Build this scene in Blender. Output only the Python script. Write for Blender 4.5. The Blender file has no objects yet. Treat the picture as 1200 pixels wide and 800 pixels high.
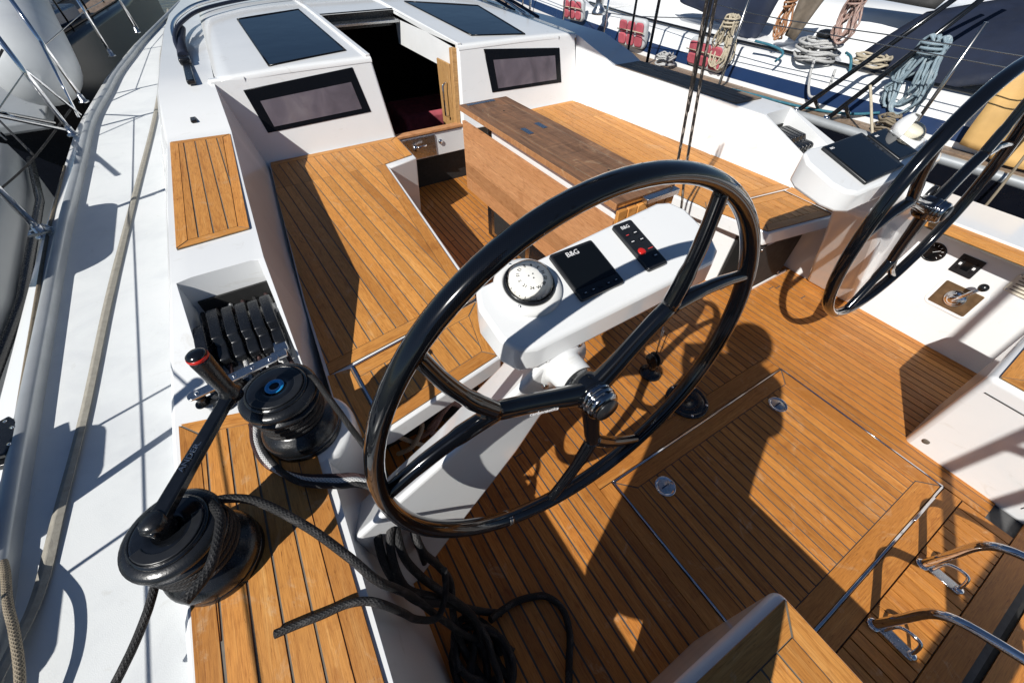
import bpy, bmesh, math, random
from mathutils import Vector, Matrix, Euler
random.seed(7)
sc = bpy.context.scene
COL = sc.collection
R = math.radians
V = Vector

# ------------------------------------------------------------------ camera
cd = bpy.data.cameras.new('camera'); cam = bpy.data.objects.new('camera', cd); COL.objects.link(cam)
RM = Matrix(((0.84939718, 0.38261836, -0.36349362), (-0.52770542, 0.62510899, -0.57512237), (0.00717075, 0.68032488, 0.7328756)))
cam.matrix_world = Matrix.Translation((0, 0, 1.5)) @ RM.to_4x4()
cd.sensor_width = 36; cd.lens = 13.994; cd.clip_start = 0.02; cd.clip_end = 4000
sc.camera = cam
# ------------------------------------------------------------------ world, sun, exposure
SUN = V((-0.67918993, -0.28792779, 0.6751286)).normalized()      # towards the sun
w = bpy.data.worlds.new('World'); sc.world = w; w.use_nodes = True
nt = w.node_tree
sky = nt.nodes.new('ShaderNodeTexSky'); sky.sky_type = 'NISHITA'; sky.sun_disc = False
sky.sun_elevation = math.asin(SUN.z); sky.sun_rotation = math.atan2(SUN.x, SUN.y)
sky.air_density = 1.0; sky.dust_density = 0.1; sky.ozone_density = 5.0
bgn = nt.nodes['Background']; bgn.inputs[1].default_value = 0.054
nt.links.new(sky.outputs[0], bgn.inputs[0])
sd = bpy.data.lights.new('sun', 'SUN'); so = bpy.data.objects.new('sun', sd); COL.objects.link(so)
sd.energy = 5.0; sd.angle = R(0.55); sd.color = (1.0, 0.97, 0.915)
so.rotation_euler = (-SUN).to_track_quat('-Z', 'Y').to_euler()
sc.view_settings.view_transform = 'Standard'; sc.view_settings.look = 'None'
sc.view_settings.exposure = 0.08; sc.view_settings.gamma = 1.0

# ------------------------------------------------------------------ materials
def new_mat(name):
    m = bpy.data.materials.new(name); m.use_nodes = True
    return m, m.node_tree, m.node_tree.nodes['Principled BSDF']
def N(nt, t, **k):
    n = nt.nodes.new(t)
    for a, b in k.items(): setattr(n, a, b)
    return n
def ramp(nt, fac, stops):
    r = N(nt, 'ShaderNodeValToRGB'); cr = r.color_ramp
    while len(cr.elements) < len(stops): cr.elements.new(0.5)
    for e, (p, c) in zip(cr.elements, stops):
        e.position = p; e.color = (*c, 1) if len(c) == 3 else c
    nt.links.new(fac, r.inputs[0]); return r.outputs[0]
def noise(nt, vec, scale, detail=4, rough=.55, dist=0):
    n = N(nt, 'ShaderNodeTexNoise'); n.inputs['Scale'].default_value = scale; n.inputs['Detail'].default_value = detail
    n.inputs['Roughness'].default_value = rough; n.inputs['Distortion'].default_value = dist
    if vec is not None: nt.links.new(vec, n.inputs['Vector'])
    return n.outputs[0]
def mapping(nt, vec, scale=(1, 1, 1), rot=(0, 0, 0)):
    m = N(nt, 'ShaderNodeMapping'); m.inputs['Scale'].default_value = scale; m.inputs['Rotation'].default_value = rot
    nt.links.new(vec, m.inputs['Vector']); return m.outputs[0]
def mix(nt, a, b, f, mode='MIX'):
    m = N(nt, 'ShaderNodeMix', data_type='RGBA', blend_type=mode)
    for s, v in ((m.inputs[0], f), (m.inputs[6], a), (m.inputs[7], b)):
        if hasattr(v, 'links'): nt.links.new(v, s)
        else: s.default_value = v if isinstance(v, (int, float)) else (*v, 1)
    return m.outputs[2]
def bump(nt, b, h, strength=.2, dist=.01):
    n = N(nt, 'ShaderNodeBump'); n.inputs['Strength'].default_value = strength; n.inputs['Distance'].default_value = dist
    nt.links.new(h, n.inputs['Height']); nt.links.new(n.outputs[0], b.inputs['Normal'])
def plain(name, col, rough=.5, metal=0, var=.06, scale=8, bmp=0, bscale=60, coat=0, spec=.5, trans=0):
    m, nt, b = new_mat(name)
    tc = N(nt, 'ShaderNodeNewGeometry').outputs['Position']
    f = noise(nt, tc, scale, 5)
    d = tuple(c * (1 - var) for c in col); l = tuple(min(1, c * (1 + var)) for c in col)
    nt.links.new(ramp(nt, f, [(.3, d), (.7, l)]), b.inputs['Base Color'])
    b.inputs['Metallic'].default_value = metal
    rn = N(nt, 'ShaderNodeMapRange'); nt.links.new(noise(nt, tc, scale * 3, 3), rn.inputs[0])
    rn.inputs[3].default_value = max(0.02, rough * .8); rn.inputs[4].default_value = min(1, rough * 1.2)
    nt.links.new(rn.outputs[0], b.inputs['Roughness'])
    b.inputs['Specular IOR Level'].default_value = spec
    b.inputs['Coat Weight'].default_value = coat; b.inputs['Coat Roughness'].default_value = .05
    b.inputs['Transmission Weight'].default_value = trans
    if bmp: bump(nt, b, noise(nt, tc, bscale, 3), bmp, .002)
    return m

def teak(name, dark, mid, light, grey=0):
    m, nt, b = new_mat(name)
    tc = N(nt, 'ShaderNodeTexCoord').outputs['Object']
    oi = N(nt, 'ShaderNodeObjectInfo').outputs['Random']
    off = N(nt, 'ShaderNodeVectorMath', operation='ADD')
    sc_ = N(nt, 'ShaderNodeVectorMath', operation='SCALE'); cmb = N(nt, 'ShaderNodeCombineXYZ')
    for i in range(3): nt.links.new(oi, cmb.inputs[i])
    nt.links.new(cmb.outputs[0], sc_.inputs[0]); sc_.inputs['Scale'].default_value = 37.3
    nt.links.new(tc, off.inputs[0]); nt.links.new(sc_.outputs[0], off.inputs[1])
    o = off.outputs[0]
    g1 = noise(nt, mapping(nt, o, (2.6, 60, 5)), 1.0, 6, .62, .5)      # long grain
    g2 = noise(nt, mapping(nt, o, (22, 420, 30)), 1.0, 4, .65)          # fine fibres
    g3 = noise(nt, mapping(nt, o, (9, 30, 9)), 1.0, 5, .65, 1.4)        # figure
    base = ramp(nt, g1, [(.25, dark), (.42, mid), (.56, mid), (.78, light)])
    c = mix(nt, base, ramp(nt, g2, [(.28, (.55, .46, .40)), (.5, (.98, .97, .96)), (.72, (1.22, 1.22, 1.2))]), .75, 'MULTIPLY')
    c = mix(nt, c, ramp(nt, g3, [(.30, (.68, .57, .47)), (.45, (1, 1, 1)), (.60, (1, 1, 1)), (.78, (1.2, 1.2, 1.2))]), .6, 'MULTIPLY')
    c = mix(nt, c, ramp(nt, oi, [(0, (.74, .68, .62)), (.2, (.9, .88, .86)), (.5, (1, .99, 1.0)), (.75, (1.06, 1.0, .95)), (1, (1.18, 1.2, 1.25))]), .95, 'MULTIPLY')
    pos = N(nt, 'ShaderNodeNewGeometry').outputs['Position']
    st = noise(nt, pos, 7, 6, .65, .4)                                 # stains across the planks
    c = mix(nt, c, ramp(nt, st, [(.30, (.60, .50, .42)), (.42, (1, 1, 1)), (1, (1, 1, 1))]), .5, 'MULTIPLY')
    sp = noise(nt, mapping(nt, o, (28, 190, 40)), 1.0, 3, .6, .3)       # short dark flecks along the grain
    c = mix(nt, c, ramp(nt, sp, [(.27, (.34, .24, .17)), (.345, (1, 1, 1)), (1, (1, 1, 1))]), .85, 'MULTIPLY')
    sm = noise(nt, mapping(nt, pos, (3.1, 2.4, 3)), 1.7, 7, .75, 2.2)     # pale salt and footprints
    c = mix(nt, c, (.62, .47, .30), ramp(nt, sm, [(.58, (0, 0, 0)), (.72, (.42, .42, .42))]))
    if grey:
        gg = noise(nt, mapping(nt, pos, (5, 2, 5)), 1.2, 5, .6)
        c = mix(nt, c, (.22, .17, .125), ramp(nt, gg, [(.3, (.35 * grey,) * 3), (.7, (grey,) * 3)]))
    if grey > .2:
        wl = noise(nt, mapping(nt, pos, (26, 3, 26)), 1.2, 6, .7, .6); c = mix(nt, c, ramp(nt, wl, [(.34, (.5, .46, .42)), (.5, (1, 1, 1)), (.68, (1.6, 1.4, 1.2))]), .7, 'MULTIPLY')
    nt.links.new(c, b.inputs['Base Color'])
    b.inputs['Roughness'].default_value = .50; b.inputs['Specular IOR Level'].default_value = .38
    bump(nt, b, g2, .4, .0014)
    return m

GEL = plain('white gelcoat', (.775, .785, .785), .16, var=.025, scale=3, coat=.3)
nt = GEL.node_tree; b = nt.nodes['Principled BSDF']; base_link = b.inputs['Base Color'].links[0].from_socket
pos = N(nt, 'ShaderNodeNewGeometry').outputs['Position']
dirt = ramp(nt, noise(nt, mapping(nt, pos, (3, 3, 7)), 2.2, 8, .72, 1.2), [(.30, (.86, .84, .80)), (.40, (1, 1, 1)), (1, (1, 1, 1))])
nt.links.new(mix(nt, base_link, dirt, .8, 'MULTIPLY'), b.inputs['Base Color'])
bump(nt, b, noise(nt, pos, 2.5, 2, .5), .12, .02)
GEL2 = plain('satin white fairing', (.78, .785, .78), .38, var=.03, scale=6)
NONSKID, nt, b = new_mat('non skid deck paint')
pos = N(nt, 'ShaderNodeNewGeometry').outputs['Position']
c = ramp(nt, noise(nt, pos, 3.2, 7, .65, .5), [(.3, (.60, .62, .63)), (.5, (.67, .69, .69)), (.75, (.71, .72, .72))])
c = mix(nt, c, ramp(nt, noise(nt, pos, 16, 6, .7, 1.5), [(.30, (.84, .82, .78)), (.38, (1, 1, 1)), (1, (1, 1, 1))]), .5, 'MULTIPLY')
nt.links.new(c, b.inputs['Base Color']); b.inputs['Roughness'].default_value = .75
bump(nt, b, noise(nt, pos, 420, 2, .5), .35, .001)
TEAK = teak('oiled teak', (.35, .135, .027), (.57, .258, .062), (.75, .41, .135))
TEAK_SOLE = teak('deep orange floor teak', (.25, .085, .014), (.47, .19, .038), (.66, .325, .085))
TEAK_GREY = teak('weathered table teak', (.085, .042, .02), (.20, .10, .048), (.36, .20, .10), .22)
TEAK_LEAF = teak('varnished teak veneer', (.30, .135, .052), (.47, .235, .105), (.66, .37, .19))
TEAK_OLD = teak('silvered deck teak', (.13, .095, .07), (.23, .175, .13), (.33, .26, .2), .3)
CAULK = plain('grey caulking', (.075, .075, .075), .8, var=.15, scale=40)
CAULK_L = plain('pale caulking', (.15, .135, .11), .8, var=.15, scale=40)
BLACK = plain('black anodised aluminium', (.006, .007, .009), .17, metal=.0, var=.3, scale=30, spec=.6)
BLACKP = plain('black plastic', (.009, .010, .012), .27, var=.25, scale=25, bmp=.15, bscale=200)
BLACKM = plain('matt black fabric panel', (.022, .022, .022), .7, var=.2, scale=12, bmp=.2, bscale=90)
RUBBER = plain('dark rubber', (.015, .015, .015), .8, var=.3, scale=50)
CHROME = plain('polished stainless steel', (.72, .72, .73), .07, metal=1, var=.04, scale=20)
HUBM = plain('dark chromed hub', (.30, .31, .33), .12, metal=1, var=.1, scale=60)
STEEL = plain('brushed stainless steel', (.55, .56, .57), .28, metal=1, var=.08, scale=30)
ALU = plain('grey anodised toe rail', (.40, .42, .43), .42, metal=.35, var=.08, scale=9, bmp=.05, bscale=30)
GLASS_B, nt, b = new_mat('dark acrylic skylight')
b.inputs['Base Color'].default_value = (.006, .012, .022, 1); b.inputs['Roughness'].default_value = .02; b.inputs['Specular IOR Level'].default_value = .22
pos = N(nt, 'ShaderNodeNewGeometry').outputs['Position']; bump(nt, b, noise(nt, pos, 4, 2), .1, .02)
SCREEN = plain('black instrument glass', (.004, .005, .006), .05, var=.1, scale=10, spec=.4)
BEZEL = plain('black bezel', (.014, .015, .017), .32, var=.2, scale=40)
FRAMEB = plain('black window frame', (.004, .004, .005), .25, var=.1, spec=.25)
BLIND, nt, b = new_mat('mauve blind behind glass')
pos = N(nt, 'ShaderNodeNewGeometry').outputs['Position']
nt.links.new(ramp(nt, noise(nt, mapping(nt, pos, (5, 1, 3), (0, .5, 0)), 1.4, 4, .5, .8), [(.3, (.075, .062, .075)), (.5, (.12, .10, .12)), (.72, (.19, .165, .18))]), b.inputs['Base Color'])
b.inputs['Roughness'].default_value = .55; b.inputs['Coat Weight'].default_value = .6; b.inputs['Coat Roughness'].default_value = .03
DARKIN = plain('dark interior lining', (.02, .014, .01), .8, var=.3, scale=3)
WOODIN = teak('interior oak', (.30, .16, .06), (.45, .26, .10), (.55, .33, .15))
CARDW = plain('white compass card', (.86, .85, .80), .5, var=.02)
WHITEPL = plain('white plastic', (.74, .74, .72), .3, var=.03)
CREAM = plain('cream plastic', (.72, .68, .56), .35, var=.05)
RED = plain('red plastic', (.55, .02, .015), .3, var=.1)
BLUE = plain('blue plastic ring', (.02, .28, .62), .3, var=.05)
PRINT = plain('white print', (.75, .75, .75), .6, var=.02)
PRINTR = plain('red print', (.6, .05, .05), .6, var=.02)
PRINTK = plain('black print', (.02, .02, .02), .6, var=.02)
NAVY = plain('navy canvas', (.006, .012, .032), .75, var=.3, scale=5, bmp=.4, bscale=40)
NAVYG = plain('navy gelcoat stripe', (.012, .03, .085), .25, var=.08)
HULLK = plain('black hull paint', (.005, .006, .010), .22, var=.15, spec=.25)
PINK = plain('pink cushion fabric', (.42, .085, .11), .85, var=.25, scale=14, bmp=.4, bscale=50)
YELLOW = plain('yellow canvas', (.58, .36, .13), .75, var=.15, scale=6, bmp=.4, bscale=16)
RIBG = plain('pale grey inflatable fabric', (.50, .52, .53), .5, var=.06, scale=3, bmp=.1, bscale=12)
RIBD = plain('mid grey hull topsides', (.26, .275, .285), .3, var=.08, scale=2)
WEB = plain('grey green webbing', (.30, .28, .235), .85, var=.15, scale=60, bmp=.4, bscale=300)
WIRE = plain('stainless wire', (.42, .41, .39), .25, metal=1)
GALV = plain('brown edge trim', (.12, .095, .07), .7, var=.3, scale=20, bmp=.4, bscale=50)
DOCKW = teak('weathered dock wood', (.06, .05, .045), (.11, .095, .08), (.16, .14, .12), .3)
CLOTH = plain('dark blue clothing', (.02, .025, .04), .85, var=.2, scale=12, bmp=.3)
SKIN = plain('skin', (.48, .27, .19), .5, var=.08)

def rope_mat(name, base, fleck, fl=.35, period=1.0):
    m, nt, b = new_mat(name)
    uv = N(nt, 'ShaderNodeTexCoord').outputs['UV']
    sx = N(nt, 'ShaderNodeSeparateXYZ'); nt.links.new(uv, sx.inputs[0])
    def tri(sign):
        a = N(nt, 'ShaderNodeMath', operation='MULTIPLY'); nt.links.new(sx.outputs[1], a.inputs[0]); a.inputs[1].default_value = 8 * sign
        s_ = N(nt, 'ShaderNodeMath', operation='MULTIPLY'); nt.links.new(sx.outputs[0], s_.inputs[0]); s_.inputs[1].default_value = 6.0 * period
        d = N(nt, 'ShaderNodeMath', operation='ADD'); nt.links.new(a.outputs[0], d.inputs[0]); nt.links.new(s_.outputs[0], d.inputs[1])
        e = N(nt, 'ShaderNodeMath', operation='PINGPONG'); nt.links.new(d.outputs[0], e.inputs[0]); e.inputs[1].default_value = .5
        return e.outputs[0]
    t1, t2 = tri(1), tri(-1)
    mx = N(nt, 'ShaderNodeMath', operation='MAXIMUM'); nt.links.new(t1, mx.inputs[0]); nt.links.new(t2, mx.inputs[1])
    h = N(nt, 'ShaderNodeMath', operation='MULTIPLY'); nt.links.new(mx.outputs[0], h.inputs[0]); h.inputs[1].default_value = 2
    pos = N(nt, 'ShaderNodeNewGeometry').outputs['Position']
    fn = noise(nt, mapping(nt, uv, (1.3 * period, 4, 1)), 1, 1)
    c = mix(nt, base, fleck, ramp(nt, fn, [(1 - fl - .01, (0, 0, 0)), (1 - fl + .03, (1, 1, 1))]))
    c = mix(nt, c, ramp(nt, h.outputs[0], [(.45, (.3, .3, .3)), (.85, (1.15, 1.15, 1.15))]), .85, 'MULTIPLY')
    nt.links.new(c, b.inputs['Base Color']); b.inputs['Roughness'].default_value = .7
    bump(nt, b, h.outputs[0], .9, .0012)
    return m
R_BLACK = rope_mat('black grey braided rope', (.007, .007, .008), (.038, .036, .036), .42)
R_RED = rope_mat('dark red flecked rope', (.035, .012, .012), (.16, .09, .085), .4)
R_WHITE = rope_mat('white rope with dark flecks', (.55, .55, .54), (.06, .06, .09), .35)
R_SHEET = rope_mat('black rope with white flecks', (.03, .025, .022), (.42, .36, .31), .45, .8)
R_CREAM = rope_mat('cream rope', (.62, .54, .40), (.50, .43, .32), .4)
R_ORANGE = rope_mat('orange rope', (.48, .22, .10), (.58, .44, .32), .4)
R_BLUE = rope_mat('pale blue rope', (.30, .40, .46), (.42, .50, .54), .4)
R_PINKR = rope_mat('faded pink rope', (.50, .33, .28), (.60, .50, .45), .4)
R_TEAL = rope_mat('teal rope', (.03, .17, .24), (.10, .25, .32), .4)
R_TAN = rope_mat('tan weathered rope', (.28, .23, .16), (.20, .16, .11), .4)

CARBON, nt, b = new_mat('glossy carbon fibre')
uv = N(nt, 'ShaderNodeTexCoord').outputs['UV']
ck = N(nt, 'ShaderNodeTexChecker'); ck.inputs['Scale'].default_value = 1
nt.links.new(mapping(nt, uv, (60, 60, 1)), ck.inputs[0]); ck.inputs[1].default_value = (.0015, .0018, .0025, 1); ck.inputs[2].default_value = (.0045, .0055, .008, 1)
nt.links.new(ck.outputs[0], b.inputs['Base Color']); b.inputs['Roughness'].default_value = .14; b.inputs['Specular IOR Level'].default_value = .2
b.inputs['Coat Weight'].default_value = .8; b.inputs['Coat Roughness'].default_value = .03
WATER, nt, b = new_mat('dark harbour water')
b.inputs['Base Color'].default_value = (.004, .010, .014, 1); b.inputs['Roughness'].default_value = .06
pos = N(nt, 'ShaderNodeNewGeometry').outputs['Position']
bump(nt, b, noise(nt, pos, 2.2, 5, .6, .6), .6, .12)
CLEAR, nt, b = new_mat('clear compass dome')
tr_ = N(nt, 'ShaderNodeBsdfTransparent'); gl_ = N(nt, 'ShaderNodeBsdfGlossy'); gl_.inputs['Roughness'].default_value = .02; fr_ = N(nt, 'ShaderNodeFresnel'); fr_.inputs['IOR'].default_value = 1.4
mx_ = N(nt, 'ShaderNodeMixShader'); nt.links.new(fr_.outputs[0], mx_.inputs[0]); nt.links.new(tr_.outputs[0], mx_.inputs[1]); nt.links.new(gl_.outputs[0], mx_.inputs[2]); nt.links.new(mx_.outputs[0], nt.nodes['Material Output'].inputs[0])

# ------------------------------------------------------------------ mesh helpers
class MB:
    def __init__(s): s.v = []; s.f = []; s.uv = {}; s.smooth = set()
    def add(s, vs, fs, smooth=False):
        o = len(s.v); s.v += [V(p) for p in vs]
        for f in fs:
            if smooth: s.smooth.add(len(s.f))
            s.f.append([i + o for i in f])
        return s
    def hexa(s, b, t):        # bottom 4 pts, top 4 pts, same winding (ccw from above)
        return s.add(list(b) + list(t), [(3, 2, 1, 0), (4, 5, 6, 7), (0, 1, 5, 4), (1, 2, 6, 5), (2, 3, 7, 6), (3, 0, 4, 7)])
    def box(s, lo, hi, rot=None, at=None):
        x0, y0, z0 = lo; x1, y1, z1 = hi
        b = [V((x0, y0, z0)), V((x1, y0, z0)), V((x1, y1, z0)), V((x0, y1, z0))]; t = [p + V((0, 0, z1 - z0)) for p in b]
        if rot is not None: b = [rot @ p + at for p in b]; t = [rot @ p + at for p in t]
        return s.hexa(b, t)
    def prism(s, poly, z0, z1, M=None):
        n = len(poly); a = sum(poly[i][0] * poly[(i + 1) % n][1] - poly[(i + 1) % n][0] * poly[i][1] for i in range(n))
        if a < 0: poly = poly[::-1]
        f0 = (lambda p: z0(p[0], p[1])) if callable(z0) else (lambda p: z0)
        f1 = (lambda p: z1(p[0], p[1])) if callable(z1) else (lambda p: z1)
        vs = [V((p[0], p[1], f0(p))) for p in poly] + [V((p[0], p[1], f1(p))) for p in poly]
        if M is not None: vs = [M @ p for p in vs]
        return s.add(vs, [list(range(n))[::-1], list(range(n, 2 * n))] + [(i, (i + 1) % n, n + (i + 1) % n, n + i) for i in range(n)])
    def tube(s, pts, r, n=10, closed=False, ell=None, caps=True, uvr=None):
        pts = [V(p) for p in pts]; m = len(pts)
        rs = r if isinstance(r, (list, tuple)) else [r] * m
        ts = []
        for i in range(m):
            a = pts[(i - 1) % m] if (closed or i > 0) else pts[0]; b_ = pts[(i + 1) % m] if (closed or i < m - 1) else pts[-1]
            t = (b_ - a); ts.append(t.normalized() if t.length > 1e-9 else V((0, 0, 1)))
        ref = V((0, 0, 1)) if abs(ts[0].z) < .9 else V((1, 0, 0))
        u = ts[0].cross(ref).normalized(); o = len(s.v); L = 0
        rings = m
        for i in range(m):
            t = ts[i]; u = (u - t * u.dot(t)).normalized(); w_ = t.cross(u)
            for k in range(n):
                a = 2 * math.pi * k / n
                if ell: # ell = (axis vector, half width along axis); r is across it
                    ax = (ell[0] - t * ell[0].dot(t)).normalized(); bx = t.cross(ax)
                    s.v.append(pts[i] + ax * math.cos(a) * ell[1] * (rs[i] / max(rs)) + bx * math.sin(a) * rs[i])
                else: s.v.append(pts[i] + u * math.cos(a) * rs[i] + w_ * math.sin(a) * rs[i])
        ls = [0]
        for i in range(1, m + 1): ls.append(ls[-1] + (pts[i % m] - pts[i - 1]).length)
        rr = max(rs) * 2 * math.pi
        for i in range(m if closed else m - 1):
            j = (i + 1) % m
            for k in range(n):
                k2 = (k + 1) % n
                idx = len(s.f); s.smooth.add(idx)
                s.f.append([o + i * n + k, o + i * n + k2, o + j * n + k2, o + j * n + k])
                s.uv[idx] = [(ls[i] / rr, k / n), (ls[i] / rr, (k + 1) / n), (ls[i + 1] / rr, (k + 1) / n), (ls[i + 1] / rr, k / n)]
        if caps and not closed:
            s.f.append([o + k for k in range(n)][::-1]); s.f.append([o + (m - 1) * n + k for k in range(n)])
        return s
    def lathe(s, prof, n=32, M=Matrix.Identity(4), cap=True):
        o = len(s.v); m = len(prof)
        for r, z in prof:
            for k in range(n):
                a = 2 * math.pi * k / n; s.v.append(M @ V((r * math.cos(a), r * math.sin(a), z)))
        for i in range(m - 1):
            for k in range(n):
                k2 = (k + 1) % n; s.smooth.add(len(s.f)); s.f.append([o + i * n + k, o + i * n + k2, o + (i + 1) * n + k2, o + (i + 1) * n + k])
        if cap: s.f.append([o + k for k in range(n)][::-1]); s.f.append([o + (m - 1) * n + k for k in range(n)])
        return s
    def build(s, name, mat, parent=None, bevel=0, seg=2, auto=35):
        me = bpy.data.meshes.new(name)
        org = parent_origin(parent)
        me.from_pydata([tuple(p - org) for p in s.v], [], s.f); me.update()
        if s.uv:
            ul = me.uv_layers.new(name='UVMap')
            for fi, p in enumerate(me.polygons):
                if fi in s.uv:
                    for li, c in zip(p.loop_indices, s.uv[fi]): ul.data[li].uv = c
        for fi in s.smooth: me.polygons[fi].use_smooth = True
        me.materials.append(mat)
        o = bpy.data.objects.new(name, me); COL.objects.link(o)
        if parent is not None: o.parent = parent
        if bevel:
            md = o.modifiers.new('bevel', 'BEVEL'); md.width = bevel; md.segments = seg; md.limit_method = 'ANGLE'; md.angle_limit = R(auto)
            md.harden_normals = False
            for p in me.polygons: p.use_smooth = True
            try: me.set_sharp_from_angle(angle=R(auto))
            except Exception: pass
        return o
def parent_origin(p):
    o = V((0, 0, 0))
    while p is not None: o += p.location; p = p.parent
    return o
def thing(name, label, cat, loc=(0, 0, 0), group=None):
    o = bpy.data.objects.new(name, None); COL.objects.link(o); o.location = loc; o.empty_display_size = .05
    o['label'] = label; o['category'] = cat
    if group: o['group'] = group
    return o
def tag(o, label, cat, group=None):
    o['label'] = label; o['category'] = cat
    if group: o['group'] = group
    return o
def copy_tree(o, loc, label=None, rotz=None, parent=None):
    c = o.copy(); COL.objects.link(c)
    if parent is None:
        c.location = loc
        if label: c['label'] = label
        if rotz is not None: c.rotation_euler = (0, 0, rotz)
    else: c.parent = parent
    for ch in list(o.children): copy_tree(ch, None, parent=c)
    return c
def struct(o): o['kind'] = 'structure'; return o
def smooth_path(pts, n=8):
    pts = [V(p) for p in pts]; out = []
    for i in range(len(pts) - 1):
        p0 = pts[max(i - 1, 0)]; p1 = pts[i]; p2 = pts[i + 1]; p3 = pts[min(i + 2, len(pts) - 1)]
        for k in range(n):
            t = k / n
            out.append(.5 * ((2 * p1) + (p2 - p0) * t + (2 * p0 - 5 * p1 + 4 * p2 - p3) * t * t + (3 * p1 - p0 - 3 * p2 + p3) * t ** 3))
    out.append(pts[-1]); return out
def rope(name, pts, r, mat, label=None, cat='rope', n=10, sm=8, parent=None, group=None):
    o = MB().tube(smooth_path(pts, sm), r, n).build(name, mat, parent)
    if label: tag(o, label, cat, group)
    return o
def look(p, d, up=V((0, 0, 1))):       # frame at p, local z along d
    z = V(d).normalized(); x = up.cross(z)
    if x.length < 1e-4: x = V((1, 0, 0))
    x.normalize(); y = z.cross(x); m = Matrix((x, y, z)).transposed().to_4x4(); m.translation = V(p); return m

# ------------------------------------------------------------------ plank panels
def clip(poly, nx, ny, d):            # keep nx*x+ny*y <= d
    out = []; n = len(poly)
    for i in range(n):
        a, b_ = poly[i], poly[(i + 1) % n]; fa = nx * a[0] + ny * a[1] - d; fb = nx * b_[0] + ny * b_[1] - d
        if fa <= 0: out.append(a)
        if (fa < 0 < fb) or (fb < 0 < fa):
            t = fa / (fa - fb); out.append((a[0] + t * (b_[0] - a[0]), a[1] + t * (b_[1] - a[1])))
    return out
def area(p): return .5 * sum(p[i][0] * p[(i + 1) % len(p)][1] - p[(i + 1) % len(p)][0] * p[i][1] for i in range(len(p)))
def inset(poly, ds):                  # ccw polygon, per-edge distance
    n = len(poly); L = []
    for i in range(n):
        a, b_ = V(poly[i]), V(poly[(i + 1) % n]); t = (b_ - a).normalized(); nn = V((-t.y, t.x)); L.append((a + nn * ds[i], t))
    out = []
    for i in range(n):
        p, t = L[i - 1]; q, s_ = L[i]; den = t.x * s_.y - t.y * s_.x
        if abs(den) < 1e-6: out.append(tuple(q)); continue
        k = ((q.x - p.x) * s_.y - (q.y - p.y) * s_.x) / den; out.append(tuple(p + t * k))
    return out
def plank_obj(poly, ang, M, th, mat, parent, name='plank', lift=0):
    cx = sum(p[0] for p in poly) / len(poly); cy = sum(p[1] for p in poly) / len(poly)
    ca, sa = math.cos(-ang), math.sin(-ang)
    lp = [((p[0] - cx) * ca - (p[1] - cy) * sa, (p[0] - cx) * sa + (p[1] - cy) * ca) for p in poly]
    mb = MB().prism(lp, 0, th + lift)
    me = bpy.data.meshes.new(name); me.from_pydata([tuple(p) for p in mb.v], [], mb.f); me.update(); me.materials.append(mat)
    o = bpy.data.objects.new(name, me); COL.objects.link(o); o.parent = parent
    m = M @ Matrix.Translation((cx, cy, 0)) @ Matrix.Rotation(ang, 4, 'Z')
    o.matrix_local = Matrix.Translation(-parent_origin(parent)) @ m
    return o
def teak_panel(parent, poly, z, ang=math.pi / 2, pitch=.045, border=.05, gap=.0055, th=.006, mat=None, caulk=None, M=None, edges=None, cname='caulking', butts=0, regions=None, off=0):
    """poly ccw in local xy at height z; planks run along angle ang"""
    mat = mat or TEAK; caulk = caulk or CAULK
    if area(poly) < 0: poly = poly[::-1]; edges = edges[::-1] if edges else None
    M = (M or Matrix.Identity(4)) @ Matrix.Translation((0, 0, z))
    MB().prism(poly, -.004, th - .0022, M).build(cname, caulk, parent)
    n = len(poly); ds = [border if (edges is None or edges[i]) else 0 for i in range(n)]
    inner = inset(poly, ds) if border else list(poly)
    g = gap / 2
    if border:
        for i in range(n):
            if ds[i] == 0: continue
            q = [poly[i], poly[(i + 1) % n], inner[(i + 1) % n], inner[i]]
            if area(q) < 1e-5: continue
            q = inset(q, [0, g, g, g]); a = math.atan2(poly[(i + 1) % n][1] - poly[i][1], poly[(i + 1) % n][0] - poly[i][0])
            plank_obj(q, a, M, th, mat, parent, 'border_plank', random.uniform(-.0003, .0004))
    nx, ny = -math.sin(ang), math.cos(ang)
    for reg in (regions or [inner]):
        ls = [nx * p[0] + ny * p[1] for p in reg]; lo, hi = min(ls), max(ls); k = math.floor((lo - off) / pitch)
        while off + k * pitch < hi:
            a0 = off + k * pitch + g; a1 = off + (k + 1) * pitch - g; k += 1
            q = clip(clip(list(reg), nx, ny, a1), -nx, -ny, -a0)
            if len(q) < 3 or abs(area(q)) < 3e-5: continue
            tx, ty = math.cos(ang), math.sin(ang)
            if butts:
                lo2 = min(tx * p[0] + ty * p[1] for p in q); hi2 = max(tx * p[0] + ty * p[1] for p in q)
                if hi2 - lo2 > butts * 1.4:
                    c_ = lo2 + (hi2 - lo2) * random.uniform(.3, .7)
                    for part in (clip(q, tx, ty, c_ - g), clip(q, -tx, -ty, -(c_ + g))):
                        if len(part) > 2 and abs(area(part)) > 3e-5: plank_obj(part, ang, M, th, mat, parent, 'plank', random.uniform(-.0003, .0004))
                    continue
            plank_obj(q, ang, M, th, mat, parent, 'plank', random.uniform(-.0003, .0004))

XC = 1.22
def mx(x): return 2 * XC - x
def mp(poly): return [(mx(x), y) for x, y in poly][::-1]

# ================================================================== SETTING
wm = MB(); wm.add([(-400, -400, -1.15), (400, -400, -1.15), (400, 400, -1.15), (-400, 400, -1.15)], [(0, 1, 2, 3)])
struct(wm.build('water', WATER))

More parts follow.
